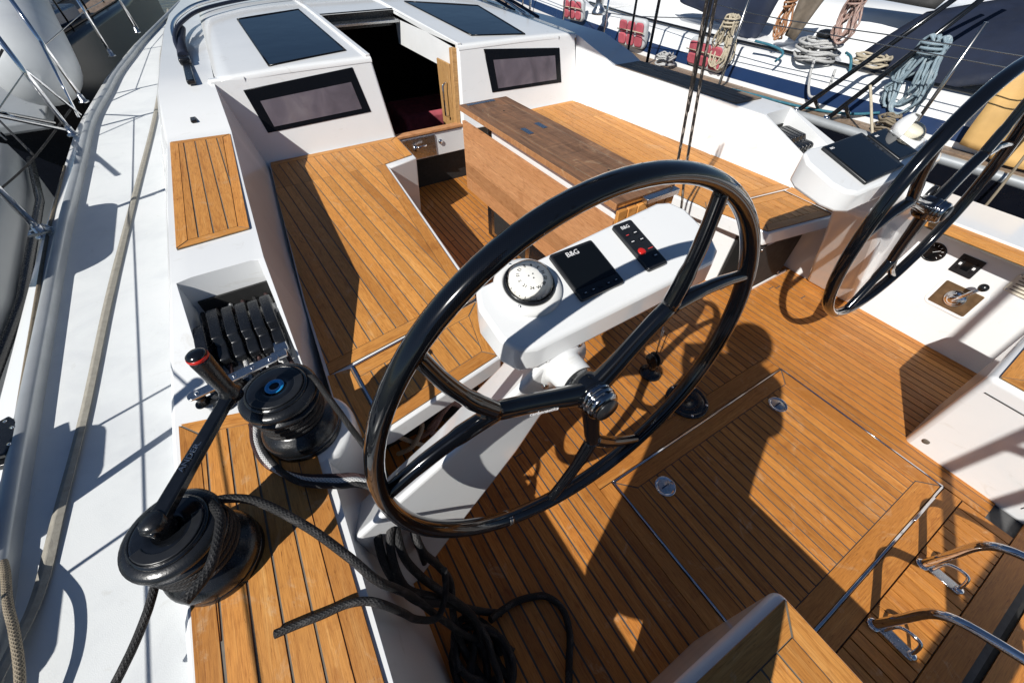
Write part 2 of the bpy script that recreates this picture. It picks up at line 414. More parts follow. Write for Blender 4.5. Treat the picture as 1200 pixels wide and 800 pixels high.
# ---- port side deck: one long moulded sheet between the toe rail and the coaming
def outer(y):        # port hull edge x at distance y
    pts = [(-3, -.78), (-1, -.86), (0, -.90), (1.1, -.955), (2.4, -.985), (4, -.99), (5.3, -.89), (6.6, -.72), (8.4, -.42), (10, -.15), (12, .3)]
    for (a, xa), (b_, xb) in zip(pts, pts[1:]):
        if a <= y <= b_:
            t = (y - a) / (b_ - a); return xa + (xb - xa) * t
    return pts[-1][1] if y > 0 else pts[0][1]
def deck_in(y):
    pts = [(-3, -.46), (0, -.475), (1, -.50), (3, -.49), (4.3, -.44), (7.6, -.33), (9, -.1), (12, .55)]
    for (a, xa), (b_, xb) in zip(pts, pts[1:]):
        if a <= y <= b_: return xa + (xb - xa) * (y - a) / (b_ - a)
    return pts[-1][1]
ys = [-2.4 + .35 * i for i in range(40)]
def strip(f1, z1, f2, z2, ys=ys):
    m = MB(); vs = []
    for y in ys: vs += [(f1(y), y, z1), (f2(y), y, z2)]
    m.add(vs, [(2 * i, 2 * i + 1, 2 * i + 3, 2 * i + 2) for i in range(len(ys) - 1)], True); return m
deck = struct(strip(lambda y: outer(y) + .13, .5, lambda y: deck_in(y) + .03, .5).build('side_deck', NONSKID))
m = MB(); vs = []
prof = [(-.03, -1.3), (-.02, -.4), (0, .38), (.005, .475), (.02, .49), (.135, .496)]
for y in ys: vs += [(outer(y) + dx, y, z) for dx, z in prof]
k = len(prof); m.add(vs, [(i * k + j, i * k + j + 1, (i + 1) * k + j + 1, (i + 1) * k + j) for i in range(len(ys) - 1) for j in range(k - 1)], True)
hull = m.build('hull_side', GEL); tag(hull, 'white hull edge of the yacht running outside the grey port toe rail', 'hull side')
# toe rail
m = MB()
tr = smooth_path([(outer(y) + .118, y, .522) for y in [-1.6, -.6, .2, .9, 1.6, 2.4, 3.2, 4, 4.7, 5.3, 6, 6.6, 7.5, 8.4, 9.5]], 6)
vs = []; k = 9
for i, p in enumerate(tr):
    t = (tr[min(i + 1, len(tr) - 1)] - tr[max(i - 1, 0)]).normalized(); nrm = V((t.y, -t.x, 0))
    for (a, h) in [(-.020, -.026), (-.0195, .006), (-.017, .013), (-.009, .0175), (0, .019), (.009, .0175), (.017, .013), (.0195, .006), (.020, -.026)]:
        q = p + nrm * a; vs.append((q.x, q.y, p.z + h))
m.add(vs, [(i * k + j, i * k + j + 1, (i + 1) * k + j + 1, (i + 1) * k + j) for i in range(len(tr) - 1) for j in range(k - 1)], True)
tag(m.build('toe_rail', ALU), 'long grey aluminium toe rail along the port deck edge', 'toe rail')

# ---- starboard side deck (walkway teak coloured dark to stand for shade)
def souter(y):
    pts = [(-3, 2.86), (.2, 2.97), (1.0, 3.04), (1.76, 3.10), (3.2, 3.13), (4.5, 3.05), (6, 2.8), (9, 2.1)]
    for (a, xa), (b_, xb) in zip(pts, pts[1:]):
        if a <= y <= b_: return xa + (xb - xa) * (y - a) / (b_ - a)
    return pts[-1][1]
def sin_(y):
    pts = [(-3, 2.80), (1.0, 2.82), (1.5, 2.80), (2.2, 2.72), (3.0, 2.66), (4.5, 2.62), (9, 1.9)]
    for (a, xa), (b_, xb) in zip(pts, pts[1:]):
        if a <= y <= b_: return xa + (xb - xa) * (y - a) / (b_ - a)
    return pts[-1][1]
sdk = strip(lambda y: sin_(y) - .03, .5, lambda y: souter(y) - .02, .5, [1.0 + .35 * i for i in range(22)]); sdk.f = [f[::-1] for f in sdk.f]
o = struct(sdk.build('side_deck', GEL2))
m = MB(); vs = []
prof = [(.02, -1.3), (.01, -.4), (0, .44), (-.006, .50), (-.022, .512), (-.05, .512), (-.05, .45)]
ysb = [-2.4 + .3 * i for i in range(40)]
for y in ysb: vs += [(souter(y) + dx, y, z) for dx, z in prof]
k = len(prof); m.add(vs, [(i * k + j + 1, i * k + j, (i + 1) * k + j, (i + 1) * k + j + 1) for i in range(len(ysb) - 1) for j in range(k - 1)], True)
tag(m.build('hull_side', GEL), 'white starboard hull edge beside the gap of dark water', 'hull side')
wk = thing('teak_walkway', 'teak walkway coloured dark for shade on the starboard side deck outside the white coaming', 'walkway', (2.9, 2.4, .5))
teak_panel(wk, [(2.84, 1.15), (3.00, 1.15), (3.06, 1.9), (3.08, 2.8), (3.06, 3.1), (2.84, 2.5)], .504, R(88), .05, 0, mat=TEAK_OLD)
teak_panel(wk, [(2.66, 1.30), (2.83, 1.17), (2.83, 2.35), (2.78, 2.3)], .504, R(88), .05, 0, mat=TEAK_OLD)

# ---- cockpit sole
def sole_top(x, y): return 0
sole = MB(); sole.add([(-.16, -.66, -.012), (2.58, -.66, -.012), (2.58, 3.0, -.012), (-.16, 3.0, -.012)], [(0, 1, 2, 3)])
sole = struct(sole.build('cockpit_sole', CAULK))
HX0, HX1, HY0, HY1 = .684, 1.764, -.345, .341
ZS = -.006
def floor_zone(poly, **kw): teak_panel(sole, poly, ZS, R(90), .042, gap=.0062, mat=TEAK_SOLE, **kw)
BD = .062
floor_zone([(-.14, -.48), (HX0 - BD, -.48), (HX0 - BD, 3.0), (-.14, 3.0)], border=0, butts=1.2, off=.005)
floor_zone([(HX1 + .004, -.48), (2.55, -.48), (2.55, 3.0), (HX1 + .004, 3.0)], border=0, butts=1.2, off=.008)
floor_zone([(HX0 - BD, HY1 + .085), (HX1 + .004, HY1 + .085), (HX1 + .004, 3.0), (HX0 - BD, 3.0)], border=0, butts=1.2, off=.012)
I4 = Matrix.Translation((0, 0, ZS))
def one(poly, ang, par=sole, M=I4, mat=TEAK_SOLE, nm='border_plank'): plank_obj(inset(poly, [.0022] * len(poly)), ang, M, .006, mat, par, nm)
one([(HX0 - BD, HY1 + .004), (HX1, HY1 + .004), (HX1, HY1 + .085), (HX0 - BD, HY1 + .085)], 0)
one([(HX0 - BD, -.48), (HX0 - .004, -.48), (HX0 - .004, HY1 + .004), (HX0 - BD, HY1 + .004)], R(90))
one([(HX0, HY0 - .064), (HX1, HY0 - .064), (HX1, HY0 - .004), (HX0, HY0 - .004)], 0)
for i in range(26):
    x0 = HX0 + i * .0415; one([(x0, -.565), (x0 + .0415, -.565), (x0 + .0415, HY0 - .064), (x0, HY0 - .064)], R(90), nm='plank')
one([(-.14, -.64), (2.3, -.64), (2.3, -.565), (-.14, -.565)], 0)
# lower floor aft of the step
st = MB(); st.box((-.14, -1.25, -.10), (2.5, -.66, -.09)); st.box((-.14, -.66, -.10), (2.5, -.652, -.014)); st = tag(st.build('transom_step', RUBBER), 'narrow dark teak step one level below the cockpit floor, at the aft edge', 'step')
for i in range(3): one([(-.1, -.70 - .09 * (i + 1)), (2.3, -.70 - .09 * (i + 1)), (2.3, -.705 - .09 * i), (-.1, -.705 - .09 * i)], 0, par=st, M=Matrix.Translation((0, 0, -.09)), nm='plank')

# hatch in the sole
ht = thing('lazarette_hatch', 'large square teak floor hatch with a bright metal edge strip', 'hatch', (1.22, 0, 0))
teak_panel(ht, [(HX0 + .007, HY0 + .007), (HX1 - .007, HY0 + .007), (HX1 - .007, HY1 - .007), (HX0 + .007, HY1 - .007)], ZS + .001, R(90), .0415, border=.062, gap=.006, mat=TEAK_SOLE, off=.02)
m = MB()
for a, b_ in (((HX0 - .002, HY0), (HX0 + .005, HY1)), ((HX1 - .005, HY0), (HX1 + .002, HY1)), ((HX0 + .005, HY1 - .005), (HX1 - .005, HY1 + .002)), ((HX0 + .005, HY0 - .003), (HX1 - .005, HY0 + .005))):
    m.box((a[0], a[1], -.008), (b_[0], b_[1], .003))
m.build('edge_strip', CHROME, ht, .001, 1)
def flush_ring(x, y):
    Mr = Matrix.Translation((x, y, .0012))
    a = MB().lathe([(.040, 0), (.040, .003), (.038, .0045), (.033, .0045), (.031, .0015), (.0, .0015)], 28, Mr, False).build('latch_ring', CHROME, ht)
    m = MB(); m.lathe([(.031, .001), (.029, .0022), (0, .0022)], 24, Mr, False); o = m.build('latch_cap', STEEL, a)
    m = MB(); m.box((x - .018, y - .0025, .0035), (x + .018, y + .0025, .006), None); m.build('latch_bar', NAVYG, a, .001, 1)
flush_ring(.845, .222); flush_ring(1.56, .222)
m = MB().box((HX1 - .24, HY0 - .006, .0), (HX1 - .08, HY0 + .004, .006)); m.build('hinge', CHROME, ht, .002)

# ================================================================== COAMINGS
def interp(tab, y):
    if y <= tab[0][0]: return tab[0][1:]
    for a, b_ in zip(tab, tab[1:]):
        if a[0] <= y <= b_[0]:
            t = (y - a[0]) / (b_[0] - a[0]); return [p + (q - p) * t for p, q in zip(a[1:], b_[1:])]
    return tab[-1][1:]
#        y      xo     xi     z      xbase  zbase
CT = [(-1.6, -.45, -.185, .55, -.15, -.02), (0, -.46, -.160, .55, -.105, -.02), (.72, -.468, -.142, .55, -.10, -.02), (.94, -.470, -.128, .552, -.115, -.02), (1.36, -.375, -.112, .722, -.075, .40),
      (1.9, -.368, -.095, .725, -.045, .40), (2.60, -.348, -.068, .7285, .015, .40), (2.68, -.340, -.064, .76, .022, .40), (3.01, -.318, -.053, .845, .04, .40), (3.66, -.285, -.020, .865, .04, .40), (4.6, -.24, .03, .875, .1, .40), (5.3, -.185, .10, .88, .2, .4), (6.7, .02, .35, .88, .4, .4)]
def build_coaming(S, label, dj):
    fx = (lambda x: x) if S > 0 else mx
    m = MB(); ysl = [-1.6, -.8, 0, .45, .72, .94, 1.05, 1.2, 1.355, 1.362, 1.65, 1.9, 2.2, 2.5, 2.60, 2.64, 2.68, 2.82, 3.01, 3.3, 3.66, 4.1, 4.6, 5.3, 6.0, 6.7]
    RX0, RX1 = -.362, -.130
    rows = []
    for y in ysl:
        xo, xi, z, xb, zb = interp(CT, y)
        dz = .5 if S > 0 else .46; xd = dj(y)
        inrec = .94 <= y < 1.36
        zf = .551 if inrec else z
        r0 = RX0 - .02 * (1.36 - y) if inrec else xo + (xi - xo) * .2; r1 = RX1 if inrec else xo + (xi - xo) * .85
        rows.append([V((fx(p[0]), y, p[1])) for p in ((xd, dz - .02), (xo - .012, z - .012), (xo, z), (r0, z), (r0, zf), (r1, zf), (r1, z), (xi, z), (xb, zb))])
    vs = [p for r_ in rows for p in r_]; k = 9; fs = []
    for i in range(len(rows) - 1):
        for j in range(8):
            q = [i * k + j, i * k + j + 1, (i + 1) * k + j + 1, (i + 1) * k + j]
            fs.append(q if S > 0 else q[::-1])
    m.add(vs, fs)
    o = m.build('coaming', GEL, None)
    bm = bmesh.new(); bm.from_mesh(o.data); bmesh.ops.remove_doubles(bm, verts=bm.verts, dist=.0004)
    bmesh.ops.dissolve_degenerate(bm, dist=.0003, edges=bm.edges); bmesh.ops.recalc_face_normals(bm, faces=bm.faces)
    if S > 0 and sum(f.normal.z for f in bm.faces) < 0 or S < 0 and sum(f.normal.z for f in bm.faces) < 0: bmesh.ops.reverse_faces(bm, faces=bm.faces)
    bm.to_mesh(o.data); bm.free()
    md = o.modifiers.new('bevel', 'BEVEL'); md.width = .011; md.segments = 3; md.limit_method = 'ANGLE'; md.angle_limit = R(25)
    for p in o.data.polygons: p.use_smooth = True
    try: o.data.set_sharp_from_angle(angle=R(32))
    except Exception: pass
    tag(o, label, 'coaming')
    return o
cp = build_coaming(1, 'white moulded coaming on the port side carrying teak pads, rope clutches and winches', lambda y: deck_in(y))
cs = build_coaming(-1, 'white moulded coaming on the starboard side, facing the cockpit table', lambda y: mx(sin_(y)) if y > 1.2 else -.42)
# teak pads on the coamings
def pad(name, label, poly, M=None, z=0, pitch=.047, flip=False, ang=R(90), border=.03, edges=None, off=0, mat=None):
    t = thing(name, label, 'teak pad', (poly[0][0], poly[0][1], z))
    teak_panel(t, poly, z, ang, pitch, border, M=M, edges=edges, caulk=CAULK_L, th=.005, off=off, mat=mat); return t
pad('coaming_pad', 'small rectangular teak pad on the white port coaming, forward of the rope clutches', [(-.350, 1.545), (-.125, 1.56), (-.078, 2.56), (-.338, 2.59)], z=.726, border=.036)
pad('coaming_pad', 'teak pad on the starboard coaming, coloured dark for the boom shadow', [(2.518, 2.59), (2.778, 2.59), (2.79, 1.545), (2.565, 1.56)], z=.726, border=.036, mat=TEAK_OLD)  # darker teak than the port pad, boom shade put into the colour
pad('coaming_pad', 'long teak pad under the two black winches on the port coaming', [(-.452, -1.5), (-.198, -1.5), (-.172, 0), (-.162, .86), (-.459, .95)], z=.551, border=.045, pitch=.052, edges=[0, 1, 1, 1, 1], ang=R(89))
pad('coaming_pad', 'long teak strip along the top of the starboard coaming above the engine controls', [(2.47, -1.4), (2.66, -1.4), (2.66, .45), (2.47, .5)], z=.535, border=0, pitch=.05)

# ================================================================== BENCHES
ZB = .44
def build_bench(S, label, aft_dark):
    f = (lambda x: x) if S > 0 else mx
    F = (lambda p: p) if S > 0 else mp
    t = thing('cockpit_bench', label, 'bench', (f(.3), 1.8, 0))
    body = [(.04, 2.90), (-.07, 1.45), (-.105, .72), (.02, .715), (.455, .79), (.56, 1.25), (.655, 2.45), (.845, 2.505), (.865, 2.90)]
    o = MB().prism(F(body), ZB - .075, ZB - .003).build('seat_top', GEL, t, .006)
    low = [(.04, 2.90), (-.07, 1.4), (-.07, .95), (.42, .95), (.52, 1.25), (.615, 2.43), (.60, 2.90)]
    MB().prism(F(low), .0, ZB - .076).build('seat_box', GEL, t)
    lt = F([(.650, 2.447), (.849, 2.500), (.868, 2.86), (.66, 2.86)]); lb = F([(.655, 2.452), (.812, 2.490), (.83, 2.86), (.66, 2.86)])
    MB().hexa([V((*p, 0)) for p in lb], [V((*p, ZB - .0025)) for p in lt]).build('seat_leg', GEL, t, .008)
    a = R(93.5) if S > 0 else R(86.5)
    # main panel (convex): border on the inboard and aft edges
    P = [(-.078, 1.022), (.528, 1.112), (.642, 2.50), (.012, 2.50), (-.062, 1.45)]
    E_ = [1, 1, 0, 0, 0]
    PP, EE = (P, E_) if S > 0 else (mp(P), None)
    if S < 0: EE = [E_[(len(P) - 2 - i) % len(P)] for i in range(len(P))]
    teak_panel(t, PP, ZB - .003, a, .052, .052, edges=EE, caulk=CAULK_L, mat=TEAK)
    Q = [(.014, 2.502), (.642, 2.502), (.838, 2.545), (.857, 2.88), (.046, 2.88)]
    EQ = [0, 0, 1, 1, 0]
    if S < 0: Q = mp(Q); EQ = [EQ[(len(Q) - 2 - i) % len(Q)] for i in range(len(Q))]
    teak_panel(t, Q, ZB - .003, a, .052, .05, edges=EQ, caulk=CAULK_L)
    # aft lid with bright edge
    LD = [(.018, .728), (.448, .802), (.518, 1.09), (.004, 1.008)]
    OS = [(-.098, .735), (.008, .727), (-.006, 1.01), (-.085, 1.018)]
    E3 = [1, 1, 1, 0]
    if S < 0: LD = mp(LD); OS = mp(OS); E3 = [E3[(4 - 2 - i) % 4] for i in range(4)]
    teak_panel(t, LD, ZB - .003, a, .052, .05, edges=E3, caulk=CAULK_L)
    teak_panel(t, OS, ZB - .003, a, .052, 0, caulk=CAULK_L)
    m = MB()
    for p, q in (((.013, .73), (-.002, 1.012)), ((-.002, 1.012), (.522, 1.098))):
        p, q = V((f(p[0]), p[1])), V((f(q[0]), q[1])); d = (q - p).normalized(); nn = V((-d.y, d.x)) * .003
        m.prism([tuple(p - nn), tuple(q - nn), tuple(q + nn), tuple(p + nn)], ZB - .004, ZB + .007)
    m.build('edge_strip', CHROME, t)
    # open locker under the aft end
    m = MB(); m.prism(F([(-.08, .93), (.42, .93), (.42, .945), (-.08, .945)]), .01, ZB - .08).build('locker_back', RUBBER, t)
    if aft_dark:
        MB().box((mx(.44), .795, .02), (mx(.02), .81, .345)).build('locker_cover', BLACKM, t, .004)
        m = MB(); m.tube([(mx(.40), .79, .352), (mx(.2), .786, .356), (mx(.04), .79, .352)], .004, 6); m.build('cover_cord', STEEL, t)
        m = MB()
        for x in (mx(.42), mx(.05)):
            for z in (.04, .325): m.lathe([(.009, 0), (.009, .003), (0, .005)], 12, look((x, .794, z), (0, -1, 0)), False)
        m.build('cover_stud', STEEL, t)
        MB().box((mx(.46), .79, -.0), (mx(-.05), .80, .02)).build('locker_sill', GEL, t, .003)
    return t
build_bench(1, 'sunlit teak bench on the port side, below the left cabin window', False)
build_bench(-1, 'teak bench on the starboard side, behind the cockpit table', True)

rope('stowed_rope', [(.10, .88, .05), (.18, .84, .14), (.26, .87, .20), (.32, .84, .12), (.24, .82, .06), (.16, .86, .10), (.22, .83, .22), (.30, .86, .24)], .010, R_PINKR, 'faded pink rope stowed in the open locker under the port bench', 'rope')
rope('stowed_rope', [(.02, .86, .05), (.08, .82, .12), (.14, .86, .16), (.10, .84, .24), (.04, .86, .18), (.12, .82, .08)], .009, R_CREAM, 'cream rope stowed in the open locker under the port bench', 'rope')
# ================================================================== CABIN
cab = thing('cabin', 'white cabin with dark windows and an open companionway', 'cabin', (XC, 3.0, .4))
def quadwall(name, mat, pts_faces, bevel=0):
    m = MB()
    for f in pts_faces: m.add(f, [list(range(len(f)))])
    return m.build(name, mat, cab, bevel)
BY = 2.90
def slope(y_, z): return BY + (z - .44) * .10       # bulkhead leans forward
def bh(x, z): return V((x, BY + (z - .44) * .28, z))
xl0, xl1, xr0, xr1 = -.05, .80, 1.385, 2.49
m = MB()     # aft bulkhead, port and starboard of the companionway, as solid slabs
def slab(m, a, b_, z0, z1, x_in_top, th=.05, side=0):
    p = [bh(a, z0), bh(b_, z0), bh(x_in_top, z1) if side == 1 else bh(b_, z1), bh(a, z1) if side == 1 else bh(x_in_top, z1)]
    q = [v + V((0, th, 0)) for v in p]
    m.add(p + q, [(0, 1, 2, 3), (7, 6, 5, 4), (0, 4, 5, 1), (1, 5, 6, 2), (2, 6, 7, 3), (3, 7, 4, 0)])
slab(m, xl0 - .03, .866, .38, .864, .838, side=1)
bp = m.build('bulkhead', GEL, cab, .012, 3)
m = MB(); slab(m, 1.376, 2.46, .38, .864, 1.446, side=2); bs = m.build('bulkhead', GEL, cab, .012, 3)
# windows set in the bulkhead
def window(par, o4, i4, lab=None):
    m = MB(); dy = V((0, -.004, 0)); back = V((0, .004, 0))
    P = [bh(*p) + dy for p in o4]; Q = [bh(*p) + back for p in o4]
    m.add(P + Q, [(0, 1, 2, 3), (0, 4, 5, 1), (1, 5, 6, 2), (2, 6, 7, 3), (3, 7, 4, 0)])
    fr = m.build('window', FRAMEB, par, .002, 1)
    m = MB(); P = [bh(*p) + V((0, -.0075, 0)) for p in i4]; Q = [bh(*p) + V((0, -.003, 0)) for p in i4]
    m.add(P + Q, [(0, 1, 2, 3), (0, 4, 5, 1), (1, 5, 6, 2), (2, 6, 7, 3), (3, 7, 4, 0)]); m.build('pane', BLIND, fr)
window(bp, [(.103, .585), (.744, .600), (.708, .838), (.070, .801)], [(.150, .612), (.690, .626), (.672, .768), (.132, .742)])
window(bs, [(1.662, .586), (2.300, .572), (2.300, .790), (1.640, .842)], [(1.715, .606), (2.250, .598), (2.250, .748), (1.705, .775)])
# coachroof with the companionway opening
CT2 = .875
def roofz(x, y):
    return CT2 + min(.075, max(0, (y - 2.93)) * .045) - max(0, abs(x - XC) - .75) ** 2 * .06
def grid_roof():
    xs = [-.045, -.03, .05, .3, .55, .72, .838, 1.0, 1.2, 1.446, 1.5, 1.7, 1.95, 2.2, 2.4, 2.47, 2.485]
    yy = [3.013, 3.0165, 3.028, 3.06, 3.1, 3.25, 3.5, 3.8, 4.05, 4.22, 4.5, 4.9, 5.4, 6.0, 6.7]
    m = MB(); n = len(xs)
    for y in yy:
        sh_ = max(0, y - 3.3) * .035
        for x in xs:
            xx = XC + (x - XC) * (1 - sh_); m.v.append(V((xx, y, roofz(x, y) - (.05 if x in (-.045, 2.485) else 0) - (.027 if y < 3.014 else .010 if y < 3.02 else .002 if y < 3.03 else 0))))
    for i in range(len(yy) - 1):
        for j in range(n - 1):
            if xs[j] >= .838 and xs[j + 1] <= 1.446 and yy[i + 1] <= 4.22: continue
            m.smooth.add(len(m.f)); m.f.append([i * n + j, i * n + j + 1, (i + 1) * n + j + 1, (i + 1) * n + j])
    return m
roof = grid_roof().build('roof', GEL, cab)
# cabin sides down to the deck
def side(S):
    m = MB(); vs = []; yy = [2.70, 2.915, 3.2, 3.5, 4.0, 4.6, 5.4, 6.0, 6.7]; k = 6
    for y in yy:
        sh_ = max(0, y - 3.3) * .02; z1 = roofz(-.11, max(y, 2.95)) - .03
        xt = XC + (-.11 - XC) * (1 - sh_)
        pr_ = [(xt, z1), (xt - .05, z1 - .03), (xt - .11, z1 - .055), (xt - .215, z1 - .075), (xt - .245, z1 - .10), (deck_in(y), .495)]
        if S < 0: pr_ = [(xt, z1), (xt - .02, z1 - .01), (xt - .05, z1 - .04), (xt - .08, z1 - .10), (xt - .12, z1 - .2), (mx(sin_(y)), .495)]
        vs += [(p[0] if S > 0 else mx(p[0]), y, p[1]) for p in pr_]
    fs = [(i * k + j + 1, i * k + j, (i + 1) * k + j, (i + 1) * k + j + 1) for i in range(len(yy) - 1) for j in range(k - 1)]
    m.add(vs, fs if S < 0 else [f[::-1] for f in fs], True)
    return m.build('cabin_side', GEL, cab)

# skylights
def skylight(pts):
    m = MB(); P = [V((x, y, roofz(x, y) + .004)) for x, y in pts]; Q = [p - V((0, 0, .01)) for p in P]
    m.add(P + Q, [(0, 1, 2, 3), (1, 0, 4, 5), (2, 1, 5, 6), (3, 2, 6, 7), (0, 3, 7, 4)]); o = m.build('skylight', GLASS_B, roof)
    n_ = len(pts); fm = MB()
    for i in range(4):
        a, b_ = V((*pts[i], 0)), V((*pts[(i + 1) % 4], 0)); fm.tube([V((p.x, p.y, roofz(p.x, p.y) + .003)) for p in (a.lerp(b_, k / 6) for k in range(7))], .006, 6)
    fm.build('skylight_seal', FRAMEB, o)
    return o
skylight([(.255, 3.08), (.735, 3.20), (.735, 4.48), (.26, 4.32)])
skylight([(1.65, 3.20), (2.03, 3.08), (2.19, 4.10), (1.65, 4.48)])
# raised slide rails round the hatch
for xa_, xb_ in ((.806, .838), (1.446, 1.478)):
    m = MB(); vs = []
    for y in (3.03, 3.3, 3.7, 4.1, 4.35, 4.6, 5.2):
        zz = roofz(XC, y); vs += [(xa_, y, zz - .03), (xa_, y, zz + .012), (xb_, y, zz + .012), (xb_, y, zz - .03)]
    fs = [(i * 4 + j, (i + 1) * 4 + j, (i + 1) * 4 + (j + 1) % 4, i * 4 + (j + 1) % 4) for i in range(6) for j in range(4)] + [(0, 1, 2, 3), (27, 26, 25, 24)]
    m.add(vs, fs); m.build('slide_rail', GEL, roof, .004)
MB().box((.838, 4.24, CT2 - .05), (1.446, 4.26, roofz(XC, 4.24) + .006)).build('hatch_end', BLACKP, roof, .003)
o = MB().box((.845, 4.10, .865), (1.44, 4.235, .885)).build('sliding_hatch', STEEL, roof, .003)
# interior box
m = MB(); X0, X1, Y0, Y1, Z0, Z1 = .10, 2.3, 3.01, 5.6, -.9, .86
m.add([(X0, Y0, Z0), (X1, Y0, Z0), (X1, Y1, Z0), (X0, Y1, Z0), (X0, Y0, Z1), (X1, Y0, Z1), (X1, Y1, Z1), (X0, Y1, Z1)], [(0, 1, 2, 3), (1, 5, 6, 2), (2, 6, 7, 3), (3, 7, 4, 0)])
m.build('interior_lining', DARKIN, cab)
MB().box((.834, 3.06, .66), (.838, 4.22, .876)).build('opening_lining', GEL2, cab)
MB().box((1.446, 3.06, .70), (1.450, 4.22, .876)).build('opening_lining', GEL2, cab)
MB().hexa([V((1.345, 2.93, .42)), V((1.378, 2.93, .42)), V((1.378, 2.975, .42)), V((1.345, 2.975, .42))], [V((1.408, 3.045, .86)), V((1.446, 3.045, .86)), V((1.446, 3.09, .86)), V((1.408, 3.09, .86))]).build('door_post', WOODIN, cab, .003)
MB().box((1.405, 3.11, .2), (1.42, 3.32, .76)).build('interior_panel', WOODIN, cab, .004)
m = MB(); m.tube([(1.395, 3.16, .40), (1.365, 3.16, .42), (1.365, 3.16, .62), (1.395, 3.16, .64)], .008, 8); m.build('grab_handle', CHROME, cab)
for i in range(4):
    MB().box((.88, 3.25 + .16 * i, .12 - .24 * i), (1.34, 3.43 + .16 * i, .145 - .24 * i)).build('companion_step', WOODIN, cab, .004)
MB().box((.60, 4.6, -.25), (1.1, 5.1, .2)).build('interior_locker', WOODIN, cab, .01)
MB().box((1.45, 4.4, -.35), (2.1, 5.0, .05)).build('interior_seat', PINK, cab, .04)
MB().box((.866, 2.90, .410), (1.378, 2.96, .430)).build('threshold', TEAK_LEAF, cab, .004)
o = MB().box((.84, 2.91, .245), (1.42, 2.94, .403)).build('washboard_panel', GEL, cab, .003)
MB().box((.85, 2.903, .255), (1.15, 2.911, .395)).build('latch_plate', STEEL, o, .001)
m = MB(); m.tube([(.99, 2.90, .33), (.99, 2.87, .345), (1.06, 2.86, .352)], .007, 8); m.lathe([(.02, 0), (.02, .006), (0, .008)], 16, look((.99, 2.902, .33), (0, -1, 0)), False); m.build('latch', CHROME, o)
m = MB(); m.lathe([(.016, 0), (.016, .01), (0, .014)], 16, look((1.19, 2.909, .34), (0, -1, 0)), False); m.build('lock', CHROME, o)
MB().box((.80, 2.985, 0), (1.46, 2.99, .245)).build('recess_shade', RUBBER, cab)  # black sheet painting the dark of the opening under the panel
# sprayhood hoops, folded on the coachroof
sh_t = thing('sprayhood', 'folded sprayhood hoops with dark sleeves across the cabin roof', 'sprayhood frame', (-.17, 3.0, .85))
for dy, dz, r_, mt in ((0, 0, .012, NAVY), (.22, .012, .011, CHROME), (.40, -.01, .012, NAVY)):
    m = MB(); m.tube(smooth_path([(-.155, 3.48 + dy * .4, .87), (-.165, 3.80 + dy, .94 + dz), (-.08, 4.25 + dy, .965 + dz), (.12, 4.62 + dy, .985 + dz), (.6, 4.92 + dy, 1.0 + dz), (1.22, 5.0 + dy, 1.01 + dz), (1.85, 4.92 + dy, 1.0 + dz), (2.33, 4.62 + dy, .985 + dz), (2.52, 4.25 + dy, .965 + dz), (2.58, 3.7 + dy, .87)], 8), r_, 10)
    m.build('hoop', mt, sh_t)
m = MB(); m.box((-.175, 3.02, .852), (-.135, 3.45, .876)); m.build('hood_track', BLACKP, sh_t, .006)
m = MB(); m.box((-.185, 3.42, .862), (-.125, 3.56, .90)); m.build('hinge_bracket', BLACKP, sh_t, .01)
m = MB(); m.tube([(-.155, 3.50, .89), (-.145, 3.85, .915), (-.11, 4.2, .93)], [.03, .026, .02], 12); m.build('folded_canvas', NAVY, sh_t)
m = MB(); m.box((-.222, 2.69, .765), (-.195, 2.75, .778))
tag(m.build('deck_fitting', BLACKP, None, .004), 'small black fitting on white coaming just forward of the teak pad', 'fitting')

